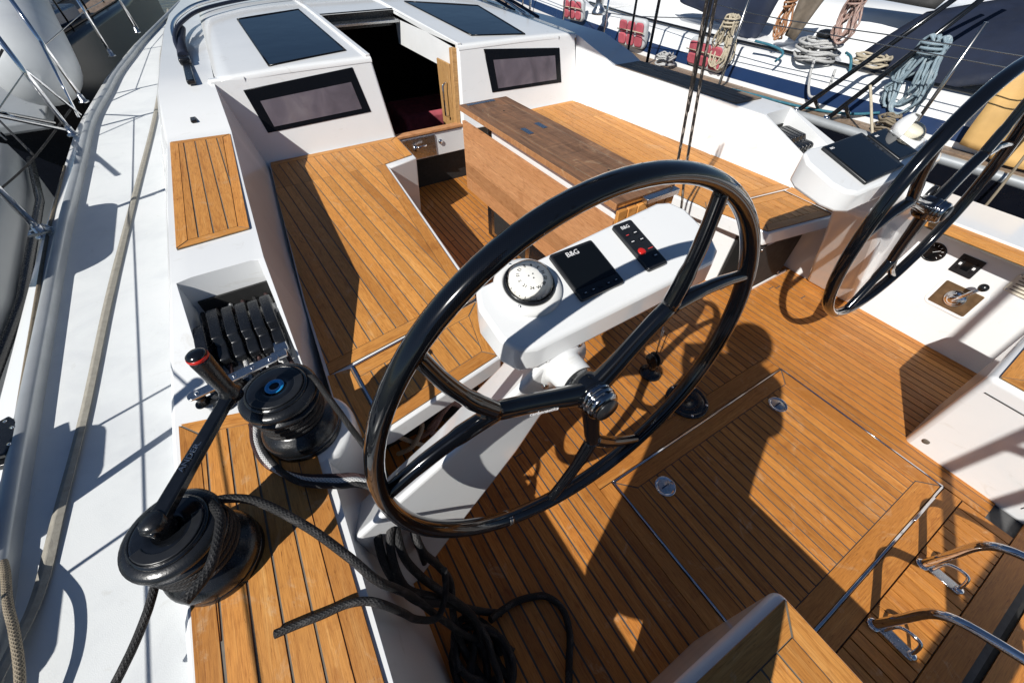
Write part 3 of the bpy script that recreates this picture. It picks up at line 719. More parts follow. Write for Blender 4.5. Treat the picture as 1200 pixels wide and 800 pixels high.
# ================================================================== HELM PEDESTALS
def build_pedestal(S, label):
    f = (lambda x: x) if S > 0 else mx
    t = thing('helm_pedestal', label, 'helm pedestal', (f(0), .5, 0))
    def hx(b, tp): 
        b = [V((f(p[0]), p[1], p[2])) for p in b]; tp = [V((f(p[0]), p[1], p[2])) for p in tp]
        if S < 0: b = b[::-1]; tp = tp[::-1]
        return MB().hexa(b, tp)
    # leaning arm growing out of the coaming
    m = MB()
    secs = [  # aft-top, aft-bottom, fwd-bottom, fwd-top   (outboard -> inboard)
        [(-.15, .42, .55), (-.15, .42, -.02), (-.15, .68, -.02), (-.15, .62, .30)],
        [(-.085, .42, .585), (-.085, .42, 0), (-.085, .68, 0), (-.085, .61, .36)],
        [(.10, .42, .685), (.10, .42, .26), (.12, .66, .26), (.12, .60, .50)],
        [(.28, .42, .80), (.28, .42, .50), (.34, .62, .50), (.34, .59, .68)],
        [(.42, .435, .87), (.40, .43, .665), (.50, .60, .68), (.46, .58, .86)]]
    vs = [V((f(p[0]), p[1], p[2])) for s_ in secs for p in s_]; fs = [(0, 1, 2, 3), (19, 18, 17, 16)]
    for i in range(4):
        for j in range(4): fs.append((i * 4 + j, (i + 1) * 4 + j, (i + 1) * 4 + (j + 1) % 4, i * 4 + (j + 1) % 4))
    if S < 0: fs = [q[::-1] for q in fs]
    m.add(vs, fs); arm = m.build('arm', GEL, t, .022, 4, 20)
    # pod, tilted towards the helmsman
    tp = lambda x, y: .905 + (y - .43) * .30
    po = [(.272, .475), (.268, .555), (.285, .600), (.865, .648), (.905, .638), (.932, .600), (.935, .500), (.915, .458), (.875, .436), (.330, .426), (.292, .438)]
    po = [(f(x), y) for x, y in po]
    pi_ = [(XC + (x - XC), y) for x, y in po]
    pod = MB().prism(po, lambda x, y: tp(x, y) - .070 - (y - .43) * .12, tp).build('pod', GEL, t, .010, 3, 40)
    # shaft housing
    M1 = look((f(.407), .448, .795), (0, -1, .057))
    MB().lathe([(.075, -.03), (.075, .012), (.071, .018), (.052, .022), (.045, .03), (.042, .072), (.038, .076)], 32, M1).build('shaft_housing', GEL, t)
    m = MB()
    for k in range(4):
        a = R(45 + 90 * k); m.lathe([(.0075, .016), (.0075, .021), (.004, .023), (0, .023)], 12, M1 @ Matrix.Translation((.062 * math.cos(a), .062 * math.sin(a), 0)), False)
    m.build('bolt', CHROME, t)
    MB().lathe([(.036, .074), (.042, .078), (.042, .090), (.03, .094)], 28, M1).build('shaft_seal', BLACKP, t)
    return t, tp
ped, tpf = build_pedestal(1, 'near white helm pedestal with a compass, a plotter and a key panel on its pod')
ped2, _ = build_pedestal(-1, 'far starboard white helm pedestal with black screens on its pod')
def pod_frame(x, y): return Matrix.Translation((x, y, tpf(x, y))) @ Matrix.Rotation(math.atan(.30), 4, 'X')
def flat_text(txt, M, size, mat, parent, name='lettering', ax='CENTER', ext=.0004):
    cu = bpy.data.curves.new(name, 'FONT'); cu.body = txt; cu.size = size; cu.extrude = ext; cu.align_x = ax; cu.align_y = 'CENTER'
    o = bpy.data.objects.new(name, cu); COL.objects.link(o)
    dg = bpy.context.evaluated_depsgraph_get(); me = bpy.data.meshes.new_from_object(o.evaluated_get(dg)); bpy.data.objects.remove(o)
    me.materials.clear(); me.materials.append(mat)
    o = bpy.data.objects.new(name, me); COL.objects.link(o); o.parent = parent
    o.matrix_local = Matrix.Translation(-parent_origin(parent)) @ M; return o
def rrect(w_, h, r, n=4):
    out = []
    for cx, cy, a0 in ((w_ / 2 - r, h / 2 - r, 0), (-w_ / 2 + r, h / 2 - r, 90), (-w_ / 2 + r, -h / 2 + r, 180), (w_ / 2 - r, -h / 2 + r, 270)):
        for k in range(n + 1):
            a = R(a0 + 90 * k / n); out.append((cx + r * math.cos(a), cy + r * math.sin(a)))
    return out
# plotter
def plotter(x, y, w_, h, label, txt, rot=0):
    M = pod_frame(x, y) @ Matrix.Rotation(rot, 4, 'Z'); o3 = M.translation
    t = thing('chart_plotter', label, 'chart plotter', tuple(o3))
    MB().prism(rrect(w_, h, .006), 0, .011, M).build('bezel', BEZEL, t, .002, 2)
    MB().prism(rrect(w_ - .010, h - .036, .003), .0108, .0122, M @ Matrix.Translation((0, .010, 0))).build('screen', SCREEN, t)
    if txt: flat_text(txt, M @ Matrix.Translation((-.008, h / 2 - .019, .0128)), .019, PRINT, t)
    for k in range(5):
        MB().prism(rrect(.013, .006, .002), .0108, .0124, M @ Matrix.Translation((-w_ / 2 + .018 + k * (w_ - .036) / 4, -h / 2 + .013, 0))).build('button', BLACKP, t)
        if k != 2: MB().prism(rrect(.005, .0016, .0006), .0124, .0128, M @ Matrix.Translation((-w_ / 2 + .018 + k * (w_ - .036) / 4, -h / 2 + .013, 0))).build('button_mark', PRINT, t)
    return t, M
plotter(.540, .540, .124, .136, 'square black chart plotter between the compass and the narrow key panel', 'B&G')
def keypad(x, y, label):
    M = pod_frame(x, y) @ Matrix.Rotation(R(0), 4, 'Z')
    t = thing('autopilot_keypad', label, 'keypad', tuple(M.translation))
    MB().prism(rrect(.062, .150, .006), 0, .011, M).build('bezel', BEZEL, t, .002, 2)
    flat_text('B&G', M @ Matrix.Translation((-.002, .058, .0113)), .014, PRINT, t)
    for dx, dy, mt, r_ in ((-.014, .034, PRINTR, 0), (.012, .034, PRINT, 0), (-.014, .012, PRINT, 0), (.014, .010, PRINT, 0), (.014, -.045, PRINT, 0)):
        MB().prism(rrect(.017, .012, .003), .0108, .0118, M @ Matrix.Translation((dx, dy, 0))).build('button', BLACKP, t)
        MB().prism(rrect(.009, .0022, .0008), .0118, .0122, M @ Matrix.Translation((dx, dy, 0))).build('button_mark', mt, t)
    m = MB(); m.lathe([(.0105, .0105), (.0105, .0125), (.008, .0135), (0, .0135)], 20, M @ Matrix.Translation((-.012, -.022, 0)), False); m.build('red_button', RED, t)
    m = MB(); m.prism(rrect(.016, .0022, .0008), .0118, .0122, M @ Matrix.Translation((.016, -.022, 0))); m.build('button_mark', PRINTR, t)
    return t
keypad(.712, .548, 'narrow black autopilot keypad with one round red button, on the near pod')
# compass on the near pod
def compass(x, y, label, z=None):
    M = pod_frame(x, y)
    t = thing('compass', label, 'compass', tuple(M.translation))
    MB().lathe([(.076, 0), (.077, .004), (.073, .011), (.060, .016), (.057, .015), (.056, .006)], 48, M, False).build('mounting_ring', WHITEPL, t)
    MB().lathe([(.056, .004), (.057, .018), (.055, .023), (.052, .0235), (.051, .012)], 40, M, False).build('dome_bezel', BLACKP, t)
    MB().lathe([(.0515, .004), (.0515, .010), (.0, .010)], 32, M, False).build('bowl', RUBBER, t)
    ca = MB().lathe([(.046, .016), (.047, .034), (.037, .040), (.014, .042), (0, .0425)], 36, M, False).build('compass_card', CARDW, t)
    for k in range(24):
        a = 2 * math.pi * k / 24; l = .008 if k % 3 == 0 else .004
        Mk = M @ Matrix.Rotation(a, 4, 'Z') @ Matrix.Translation((.0468, 0, .026))
        MB().box((-.0004, -.0006, -l / 2), (.0004, .0006, l / 2), Mk.to_3x3(), Mk.translation).build('card_mark', PRINTK, ca)
    for k, s_ in enumerate(('N', '3', '6', 'E', '12', '15', 'S', '21', '24', 'W', '30', '33')):
        a = 2 * math.pi * k / 12
        flat_text(s_, M @ Matrix.Rotation(a, 4, 'Z') @ Matrix.Translation((.030, 0, .0412)) @ Matrix.Rotation(R(90), 4, 'Z') @ Matrix.Rotation(0, 4, 'X'), .010, PRINTK, ca, 'card_figure')
    for dx, dy in ((.005, .004), (-.006, .003), (.001, -.006)):
        MB().lathe([(.0013, .0415), (.0013, .044), (0, .044)], 8, M @ Matrix.Translation((dx, dy, 0)), False).build('card_pin', PRINTK, ca)
    prof = [(.0515 * math.cos(a), .018 + .046 * math.sin(a)) for a in [R(9 * i) for i in range(11)]]
    prof[-1] = (0, .064); MB().lathe(prof, 40, M, False).build('dome', CLEAR, t)
    for k in range(3):
        a = R(100 + 120 * k); MB().lathe([(.004, .011), (.004, .015), (0, .016)], 10, M @ Matrix.Translation((.062 * math.cos(a), .062 * math.sin(a), 0)), False).build('screw', STEEL, t)
    return t
compass(.390, .555, 'round compass in a cream ring under a clear dome on the near pod')
# starboard pod instruments
def stb_plotters():
    def sc_(x, y, w_, h, lab):
        M = pod_frame(x, y); t = thing('chart_plotter', lab, 'chart plotter', tuple(M.translation))
        MB().prism(rrect(w_, h, .006), 0, .010, M).build('bezel', BEZEL, t, .002, 2)
        MB().prism(rrect(w_ - .03, h - .012, .003), .0098, .0112, M @ Matrix.Translation((-.008, 0, 0))).build('screen', SCREEN, t)
        flat_text('B&G', M @ Matrix.Translation((-w_ / 2 + .03, h / 2 - .02, .0114)), .012, PRINT, t)
        for k in range(5): MB().prism(rrect(.010, .008, .002), .0098, .0114, M @ Matrix.Translation((w_ / 2 - .011, h / 2 - .02 - k * .02, 0))).build('button', BLACKP, t)
    sc_(1.742, .540, .250, .185, 'large black plotter screen on the inner end of the far pod')
    sc_(1.945, .545, .130, .140, 'smaller black screen beside the winch cover on the far pod')
stb_plotters()
def stb_compass():
    M = pod_frame(2.085, .555); t = thing('compass', 'white domed compass in a swept white hood at the outer end of the far pod', 'compass', tuple(M.translation))
    MB().lathe([(.062, 0), (.062, .006), (.052, .012), (.046, .014), (.045, .004)], 32, M, False).build('base', GEL2, t)
    m = MB(); vs = []; fs = []
    for i in range(9):
        a = R(20 + 160 * i / 8)
        for j in range(6):
            e_ = R(82 * j / 5); r_ = .064 - .004 * j; vs.append(M @ V((r_ * math.cos(a) * math.cos(e_ * .75), r_ * math.sin(a) * math.cos(e_ * .75) + .004 * j, .004 + .062 * math.sin(e_))))
    for i in range(8):
        for j in range(5): fs.append((i * 6 + j, (i + 1) * 6 + j, (i + 1) * 6 + j + 1, i * 6 + j + 1))
    m.add(vs, fs, True); o = m.build('hood', GEL2, t); md = o.modifiers.new('solid', 'SOLIDIFY'); md.thickness = .004
    MB().lathe([(.040, .006), (.040, .026), (.034, .036), (.014, .040), (0, .040)], 28, M, False).build('card', CREAM, t)
    MB().lathe([(.0435 * math.cos(R(9 * k)), .014 + .036 * math.sin(R(9 * k))) for k in range(10)] + [(0, .050)], 28, M, False).build('dome', CLEAR, t)
stb_compass()

# ================================================================== STEERING WHEELS
def build_wheel(label):
    c = V((.407, .336, .809)); n = V((-.026, -1, .057)).normalized()
    u = V((0, 0, 1)).cross(n) * -1; u.normalize()
    if u.x < 0: u = -u
    v = n.cross(u)
    if v.z < 0: v = -v
    t = thing('steering_wheel', label, 'steering wheel', tuple(c))
    P = lambda r_, a, d=0: c + (u * math.cos(R(a)) + v * math.sin(R(a))) * r_ + n * d
    Rr = .449
    MB().tube([P(Rr, 360 * i / 96) for i in range(96)], .0158, 20, True, ell=(n, .0205)).build('rim', CARBON, t)
    for a0 in (159, 39, -79):
        m = MB()
        m.tube(smooth_path([P(.02, a0, .004), P(.08, a0, .003), P(.17, a0, 0), P(.272, a0, 0)], 4), [.027, .026, .025, .024, .023, .022, .0212, .0208, .0205, .0205, .020, .0165, .008], 14, ell=(n, .024)); m.build('spoke', CARBON, t)
        for da in (-21, 21):
            m = MB(); m.tube(smooth_path([P(.235, a0 + da * .02), P(.30, a0 + da * .38), P(.37, a0 + da * .70), P(Rr, a0 + da)], 4), [.0165] * 5 + [.0142] * 4 + [.0135] * 4, 14, ell=(n, .017)); m.build('spoke_branch', CARBON, t)
    Mh = look(c, n)
    MB().lathe([(.036, -.03), (.041, -.012), (.041, .016), (.038, .022)], 36, Mh).build('hub', CARBON, t)
    MB().lathe([(.0385, .018), (.0385, .026), (.036, .027), (.036, .029), (.0385, .030), (.0385, .037), (.036, .038), (.0355, .041), (.037, .042), (.0355, .050), (.026, .060), (.024, .058), (0, .058)], 36, Mh).build('hub_nut', HUBM, t)
    MB().lathe([(.0265, .0585), (.0265, .0625), (0, .0625)], 28, Mh).build('hub_cap', BEZEL, t)
    a = -118
    MB().tube([P(Rr, a - .9), P(Rr, a + .9)], .0158, 16, False, ell=(n, .0215)).build('rim_mark', WIRE, t)
    return t
wh1 = build_wheel('near black carbon steering wheel, whole rim in view, in front of the white pod')
wh2 = copy_tree(wh1, (1.972, .336, .788), 'far black carbon steering wheel seen edge-on at the starboard helm')
for o in (wh1, wh2): o['group'] = 'steering wheels'
flat_text('carbonautica', Matrix.Identity(4), .014, PRINT, wh1)
o = [c_ for c_ in wh1.children if c_.name.startswith('lettering')][0]
wc = V((.407, .336, .809)); a0 = R(159); wu = V((1, -.026, 0)).normalized(); wv = V((0, .057, 1)).normalized(); wn = V((-.026, -1, .057)).normalized()
p = wc + (wu * math.cos(a0) + wv * math.sin(a0)) * .135 + wn * .0215 - (wu * -math.sin(a0) + wv * math.cos(a0)) * -.0 
dx = -(wu * math.cos(a0) + wv * math.sin(a0)); dy = wn.cross(dx)
mm = Matrix((dx, dy, wn)).transposed().to_4x4(); mm.translation = p + dy * -.006; o.matrix_local = Matrix.Translation(-wc) @ mm

# ================================================================== WINCHES
def build_winch(x, y, z, label, s=1.0, ring=True, tilt=(0, 0)):
    t = thing('winch', label, 'winch', (x, y, z)); M = Matrix.Translation((x, y, z)) @ Euler((tilt[0], tilt[1], 0)).to_matrix().to_4x4() @ Matrix.Scale(s, 4)
    MB().lathe([(.098, 0), (.100, .006), (.098, .014), (.097, .020)], 44, M).build('base', BLACK, t)
    MB().lathe([(.095, .018), (.100, .026), (.101, .040), (.098, .052), (.088, .064), (.076, .072), (.072, .078)], 44, M).build('skirt', BLACKP, t)
    MB().lathe([(.072, .076), (.066, .085), (.063, .10), (.063, .125), (.066, .140), (.074, .148)], 44, M).build('drum', BLACKM, t)
    # self-tailing jaws
    MB().lathe([(.073, .146), (.088, .152), (.091, .158), (.089, .163), (.070, .166), (.066, .170), (.070, .174), (.090, .178), (.094, .184), (.093, .191), (.086, .197), (.074, .202)], 44, M).build('self_tailer', BLACKP, t)
    MB().lathe([(.075, .2005), (.073, .206), (.060, .2095), (.040, .2115), (.030, .2125), (.028, .210), (0, .210)], 44, M).build('cap', BLACK, t)
    m = MB()      # raised crescent on the cap
    pts_o = []; 
    for k in range(15): a = R(200 + 12 * k); pts_o.append((.066 * math.cos(a), .066 * math.sin(a)))
    for k in range(15): a = R(368 - 12 * k); pts_o.append((.046 * math.cos(a), .046 * math.sin(a)))
    m.prism(pts_o[::-1][::-1], .205, .2128, M); m.build('feeder_arm', BEZEL, t, .0015)
    MB().lathe([(.069, .2035), (.070, .2085), (.067, .2085), (.066, .206)], 44, M, False).build('cap_rim', BLACKP, t)
    for k in range(0):
        a = R(30 + 60 * k); MB().lathe([(.003, .2118), (.003, .2135), (0, .2138)], 8, M @ Matrix.Translation((.030 * math.cos(a), .030 * math.sin(a), -.0005)), False).build('cap_screw', STEEL, t)
    if ring:
        MB().lathe([(.012, .2118), (.012, .2145), (.021, .2145), (.0225, .2125)], 32, M, False).build('cap_ring', BLUE, t)
    MB().lathe([(.0115, .2105), (.0115, .2125), (.0, .2125)], 8, M, False).build('socket', RUBBER, t)
    return t
W1 = (-.398, .530, .553); W2 = (-.172, .755, .553)
build_winch(*W1, 'black winch nearest the camera with the winch handle fitted on top', ring=False, s=.89)
m = MB(); m.lathe([(.108, -.22), (.118, -.10), (.122, -.03), (.120, -.010), (.112, -.002), (0, -.002)], 40, Matrix.Translation(W2), False); tag(m.build('winch_plinth', GEL), 'rounded white plinth bulging from the coaming under the blue ringed winch', 'plinth')
build_winch(*W2, 'black winch with a bright blue ring in its cap, behind the winch handle', s=.93)
def wraps(c, r0, z0, n_, mat, label, rr, a_start=0, pts_in=(), pts_out=(), name='winch_line'):
    pts = [V(p) for p in pts_in]
    for k in range(int(n_ * 16) + 1):
        a = a_start + 2 * math.pi * k / 16; pts.append(V((c[0] + r0 * math.cos(a), c[1] + r0 * math.sin(a), c[2] + z0 + (rr * 2.02) * k / 16)))
    pts += [V(p) for p in pts_out]
    return rope(name, pts, rr, mat, label, 'rope', 10, 3)
wraps(W1, .072, .088, 3.6, R_BLACK, 'black braided sheet wrapped round the nearest winch, its end running off past the deck edge', .0075, R(200), [(-.58, .36, .585), (-.53, .42, .60), (-.49, .465, .625)])
rope('sheet_tail', [(-.375, .385, .742), (-.335, .42, .742), (-.315, .50, .735), (-.33, .555, .72), (-.27, .53, .70), (-.20, .44, .675), (-.15, .355, .635), (-.122, .30, .60), (-.10, .285, .52), (-.085, .28, .42), (-.06, .25, .25), (-.02, .20, .10), (.02, .17, .03)], .0088, R_BLACK, 'grey black braided rope tail crossing the teak pad from the nearest winch', 'rope')
wraps(W2, .070, .084, 3.4, R_BLACK, 'black line wrapped round the winch with the blue ring', .0072, R(150), [(-.18, .96, .60), (-.21, .88, .61), (-.245, .80, .63)], [(-.10, .76, .735), (-.080, .70, .72), (-.062, .63, .66), (-.045, .58, .52), (-.05, .5, .4)])
# winch handle
hd = thing('crank_handle', 'black winch handle locked into the nearest winch, its grip standing up with a red band', 'winch handle', (-.385, .49, .77))
A = V((-.398, .530, .768)); B = V((-.240, .728, .806)); d = (B - A).normalized(); sd_ = V((d.y, -d.x, 0))
m = MB(); 
def arm_sec(p, w_, h): return [p - sd_ * w_ - V((0, 0, h)), p + sd_ * w_ - V((0, 0, h)), p + sd_ * w_ + V((0, 0, h)), p - sd_ * w_ + V((0, 0, h))]
ss = [arm_sec(A - d * .022, .013, .009), arm_sec(A, .017, .012), arm_sec(A + d * .03, .015, .010), arm_sec(B - d * .03, .0125, .009), arm_sec(B, .016, .011), arm_sec(B + d * .016, .012, .009)]
vs = [q for s_ in ss for q in s_]; fs = [(3, 2, 1, 0), (20, 21, 22, 23)]
for i in range(5):
    for j in range(4): fs.append((i * 4 + j, i * 4 + (j + 1) % 4, (i + 1) * 4 + (j + 1) % 4, (i + 1) * 4 + j))
m.add(vs, fs); arm = m.build('arm', BLACK, hd, .004, 2)
mt = Matrix((d, V((0, 0, 1)).cross(d), V((0, 0, 1)))).transposed().to_4x4(); mt.translation = (A + B) / 2 + V((0, 0, .0101))
flat_text('ANDERSEN', mt, .017, STEEL, arm)
m = MB(); m.lathe([(.020, -.03), (.020, .012), (.016, .018), (0, .018)], 24, Matrix.Translation(A)); m.build('locking_knob', BLACKP, hd)
Gd = V((-.04, .05, 1)).normalized(); Mg = look(B, Gd)
MB().lathe([(.020, -.012), (.021, .008), (.017, .014), (.0165, .03), (.0185, .07), (.0195, .105), (.0185, .112)], 24, Mg).build('grip', BLACKP, hd)
MB().lathe([(.0192, .111), (.0195, .113), (.0195, .116), (.0190, .118)], 24, Mg).build('red_band', RED, hd)
MB().lathe([(.0188, .117), (.0175, .122), (.012, .126), (0, .127)], 24, Mg).build('end_cap', BLACK, hd)

# ================================================================== ROPE CLUTCHES
def clutch(x, y, z, label, mat_r, open_=False, ang=0):
    t = thing('rope_clutch', label, 'rope clutch', (x, y, z), 'rope clutches in the port coaming recess')
    M = Matrix.Translation((x, y, z)) @ Matrix.Rotation(ang, 4, 'Z') @ Matrix.Rotation(R(90), 4, 'Y') @ Matrix.Rotation(R(90), 4, 'Z')   # local x-> y, y -> z , z -> x
    M = Matrix.Translation((x, y, z)) @ Matrix.Rotation(ang, 4, 'Z') @ Matrix(((0, 0, 1, 0), (1, 0, 0, 0), (0, 1, 0, 0), (0, 0, 0, 1)))
    body = [(-.095, 0), (.085, 0), (.085, .022), (.06, .040), (-.06, .036), (-.095, .022)]
    MB().prism(body, -.0155, .0155, M).build('body', BLACKP, t, .003)
    a = [(-.100, .022), (-.108, .034), (-.104, .050), (-.088, .058), (-.050, .060), (-.036, .084), (.075, .096), (.098, .090), (.104, .068), (.090, .046), (-.05, .032)]
    MB().prism(a, -.0155, .0155, M).build('lever', BLACKP, t, .004, 3)
    m = MB(); m.lathe([(.007, -.016), (.007, .016)], 12, M @ Matrix.Translation((-.055, .030, 0))); m.lathe([(.007, -.016), (.007, .016)], 12, M @ Matrix.Translation((.06, .022, 0))); m.build('pin', STEEL, t)
    return t
cx_ = [-.352, -.311, -.270, -.232, -.196, -.160]
cl_lab = ['leftmost rope clutch in the port recess, set lower than the others', 'second rope clutch from the left in the port recess', 'third rope clutch from the left, just left of the gap in the row', 'fourth rope clutch from the left, right of the gap in the row', 'fifth rope clutch from the left in the port recess', 'rightmost rope clutch with its broad lever by the inner recess wall']
for i, x in enumerate(cx_):
    clutch(x, 1.180 - (.055 if i == 0 else 0) + .008 * (i % 2) - .012 * (i > 2), .552, cl_lab[i], None)
    o = rope('control_line', [(x, 1.342, .600), (x, 1.28, .588), (x, 1.17, .575), (x + .002, 1.06, .574), (x + .01, .98, .575)], .0065 if i != 2 else .0075, (R_BLACK, R_RED, R_WHITE, R_RED, R_BLACK, R_RED)[i], ['dark line through the leftmost clutch', 'dark red line through the second clutch', 'white flecked line through the third clutch', 'dark red line through the fourth clutch', 'black line through the fifth clutch', 'dark red line through the rightmost clutch'][i] + ' of the port recess', 'rope', 8, 5)
MB().box((-.345, 1.345, .553), (-.136, 1.354, .640)).build('tunnel_shade', RUBBER, cp)  # solid black box painting the dark hollow the lines come out of
MB().box((mx(-.345), 1.345, .553), (mx(-.136), 1.354, .640)).build('tunnel_shade', RUBBER, cs)  # same painted dark hollow on the starboard side
# organiser bar and deck blocks aft of the clutches
ob = thing('line_organiser', 'polished bar with sheaves lying across the lines behind the clutches', 'line organiser', (-.29, 1.0, .57))
Mb = Matrix.Translation((-.290, .985, .615)) @ Matrix.Rotation(R(8), 4, 'Z')
MB().prism(rrect(.235, .030, .012), -.003, .003, Mb).build('top_plate', STEEL, ob, .001)
MB().prism(rrect(.235, .034, .014), -.040, -.036, Mb).build('bottom_plate', BLACK, ob, .001)
for k in range(5):
    Mk = Mb @ Matrix.Translation((-.094 + .047 * k, 0, 0)); s_ = MB().lathe([(.016, -.035), (.011, -.02), (.016, -.004)], 18, Mk).build('sheave', BLACKP, ob)
    MB().lathe([(.006, .003), (.006, .006), (0, .007)], 10, Mk, False).build('bolt', CHROME, ob)
m = MB(); m.box((-.185, 1.035, .56), (-.145, 1.085, .60)); m.box((-.195, 1.00, .60), (-.15, 1.03, .612)); tag(m.build('cam_cleat', STEEL, None, .004), 'worn metal cam cleat just below the rightmost clutch', 'cleat')
m = MB(); m.lathe([(.028, 0), (.03, .005), (.02, .02), (.024, .03), (0, .032)], 20, Matrix.Translation((-.345, .96, .553)), False); tag(m.build('turning_block', BLACKP), 'small round black turning block at the left of the line organiser', 'block')
# bundle of lines rounding the blue-ringed winch
L_ = [('red flecked line curving round the outside of the blue ring winch', R_RED, .0075, 0), ('white line with dark flecks curving round the blue ring winch', R_WHITE, .0085, 1), ('dark line lying beside the white line round the blue ring winch', R_BLACK, .0075, 2)]
for lab, mt_, r_, k in L_:
    o_ = .012 * k
    rope('control_line', [(-.275 + o_, .985, .575), (-.285 + o_, .87, .565), (-.292 + o_ * .6, .77, .566), (-.268 + o_ * .6, .685 - o_ * .4, .568 + .004 * k), (-.21, .62 - o_, .570 + .006 * k), (-.14, .573 - o_ * 1.1, .575), (-.09, .545 - o_, .57), (-.045, .50 - o_, .53), (-.03, .45 - o_, .42), (-.04, .40 - o_, .28)], r_, mt_, lab, 'rope', 10, 7)
# hanging bundle and pile of rope beside the pedestal
hang = [
 [(-.05, .50, .52), (-.10, .43, .50), (-.115, .36, .42), (-.09, .30, .30), (-.03, .28, .18), (.04, .24, .05), (.10, .20, .02)],
 [(-.03, .47, .50), (-.085, .40, .48), (-.10, .33, .36), (-.05, .30, .22), (.0, .26, .10), (.03, .20, .03), (.08, .10, .02)],
 [(-.04, .50, .50), (-.07, .38, .46), (-.06, .34, .34), (-.03, .30, .24), (.02, .22, .10), (.0, .12, .03), (-.05, .02, .02)],
 [(-.02, .46, .46), (-.03, .37, .42), (-.01, .345, .30), (.0, .31, .22), (-.03, .25, .12), (-.04, .17, .05), (-.02, .06, .02)]]
hl = ['thick black rope hanging down the inner wall nearest the pedestal', 'black rope draped over the coaming edge, middle of the hanging bundle', 'black rope hanging behind the others down to the floor', 'black rope with a white whipping hanging beside the pedestal arm']
for p_, l_ in zip(hang, hl): rope('hanging_rope', p_, .0105, R_BLACK, l_, 'rope')
rope('rope_end', [(-.320, .325, .566), (-.28, .318, .566), (-.235, .308, .568), (-.19, .300, .570), (-.155, .285, .568), (-.13, .265, .555), (-.11, .25, .48), (-.10, .25, .36), (-.06, .24, .30), (-.02, .27, .33), (.0, .30, .40)], .0082, R_BLACK, 'cut end of a black rope lying across the teak pad below the nearest winch', 'rope')
random.seed(5)
pile = []
for k in range(74):
    a = k * .47; r_ = .062 + .028 * math.sin(k * .37) + .014 * math.sin(k * 1.1)
    pile.append((-.012 + r_ * math.cos(a) * .85, .115 + r_ * math.sin(a) * 1.35, .014 + .05 * (k / 74) + .012 * abs(math.sin(k * .71))))
rope('rope_coil', pile, .0102, R_BLACK, 'tangled heap of black rope on the cockpit floor beside the pedestal foot', 'rope coil', 8, 3)
rope('floor_rope', [(.06, .20, .05), (.10, .205, .03), (.15, .205, .012), (.20, .19, .012), (.245, .165, .012), (.268, .11, .012), (.25, .05, .012), (.21, .0, .012), (.17, -.05, .012), (.13, -.10, .012)], .0108, R_BLACK, 'loop of black rope curving out over the dark teak floor', 'rope')

# ================================================================== TABLE
tb = thing('cockpit_table', 'weathered teak table with one leaf folded down, centred in the cockpit', 'table', (1.24, 1.65, 0))
TX0, TX1, TY0, TY1, TZ = 1.085, 1.40, .985, 2.31, .75
MB().prism([(TX0 + .006, TY0 + .006), (TX1 - .006, TY0 + .006), (TX1 - .006, TY1 - .006), (TX0 + .006, TY1 - .006)], TZ - .026, TZ - .004).build('top_core', TEAK, tb, .002)
Mt = Matrix.Translation((0, 0, TZ - .0035))
xs = [TX0, 1.135, 1.19, 1.245, 1.30, 1.345, TX1]
for a, b_ in zip(xs, xs[1:]):
    plank_obj([(a + .0010, TY0), (b_ - .0010, TY0), (b_ - .0010, TY1), (a + .0010, TY1)], R(90), Mt, .0035, TEAK_GREY, tb, 'top_board')
m = MB(); m.box((TX0 - .001, TY0 - .0015, TZ - .028), (TX0 + .0055, TY1 + .001, TZ - .0005)); m.build('edge_trim', TEAK_LEAF, tb, .0015)
def groove(cx, cy, w_, h, r_, z): 
    o_ = rrect(w_, h, r_, 6); i_ = rrect(w_ - .006, h - .006, r_ - .003, 6); n_ = len(o_)
    m = MB(); vs = [(cx + x, cy + y, z) for x, y in o_] + [(cx + x, cy + y, z) for x, y in i_] + [(cx + x, cy + y, z - .003) for x, y in o_] + [(cx + x, cy + y, z - .003) for x, y in i_]
    fs = []
    for i in range(n_):
        j = (i + 1) % n_; fs += [(i, j, n_ + j, n_ + i), (2 * n_ + i, 2 * n_ + j, j, i), (n_ + i, n_ + j, 3 * n_ + j, 3 * n_ + i)]
    return m.add(vs, fs)
groove(1.247, 1.66, .205, 1.04, .05, TZ + .0009).build('lid_inlay', TEAK_OLD, tb)
m = MB(); m.prism(rrect(.192, 1.027, .046, 6), TZ - .001, TZ + .0022, Matrix.Translation((1.247, 1.66, 0))); m.build('bottle_lid', TEAK_GREY, tb, .0008, 1)
for y in (1.77, ):
    for x in (1.195, 1.30):
        MB().prism(rrect(.030, .085, .004), TZ + .002, TZ + .0045, Matrix.Translation((x, y + (.03 if x > 1.25 else 0), 0))).build('hinge', STEEL, tb, .001, 1)
for cy in (2.09, 1.22):
    m = MB(); m.lathe([(.006, 0), (.006, .0006), (0, .0006)], 14, Matrix.Translation((1.252, cy, TZ + .0023)), False); m.build('finger_hole', RUBBER, tb)
MB().box((1.12, TY1 - .045, TZ - .001), (1.30, TY1 - .018, TZ + .003)).build('end_strip', STEEL, tb, .001)
MB().box((1.125, 1.02, .30), (1.36, 2.02, .72)).build('centre_body', GEL, tb, .015, 3)
MB().box((1.21, 2.16, .0), (1.27, 2.22, .72)).build('post', BLACKP, tb, .015, 3)
MB().box((1.14, 1.05, -.0), (1.34, 2.12, .30)).build('plinth', BLACKP, tb, .004)
MB().box((1.134, 1.62, .03), (1.142, 2.06, .26)).build('bottle_door', STEEL, tb, .003)
MB().box((1.130, 1.66, .06), (1.136, 2.02, .23)).build('door_panel', RUBBER, tb, .003)
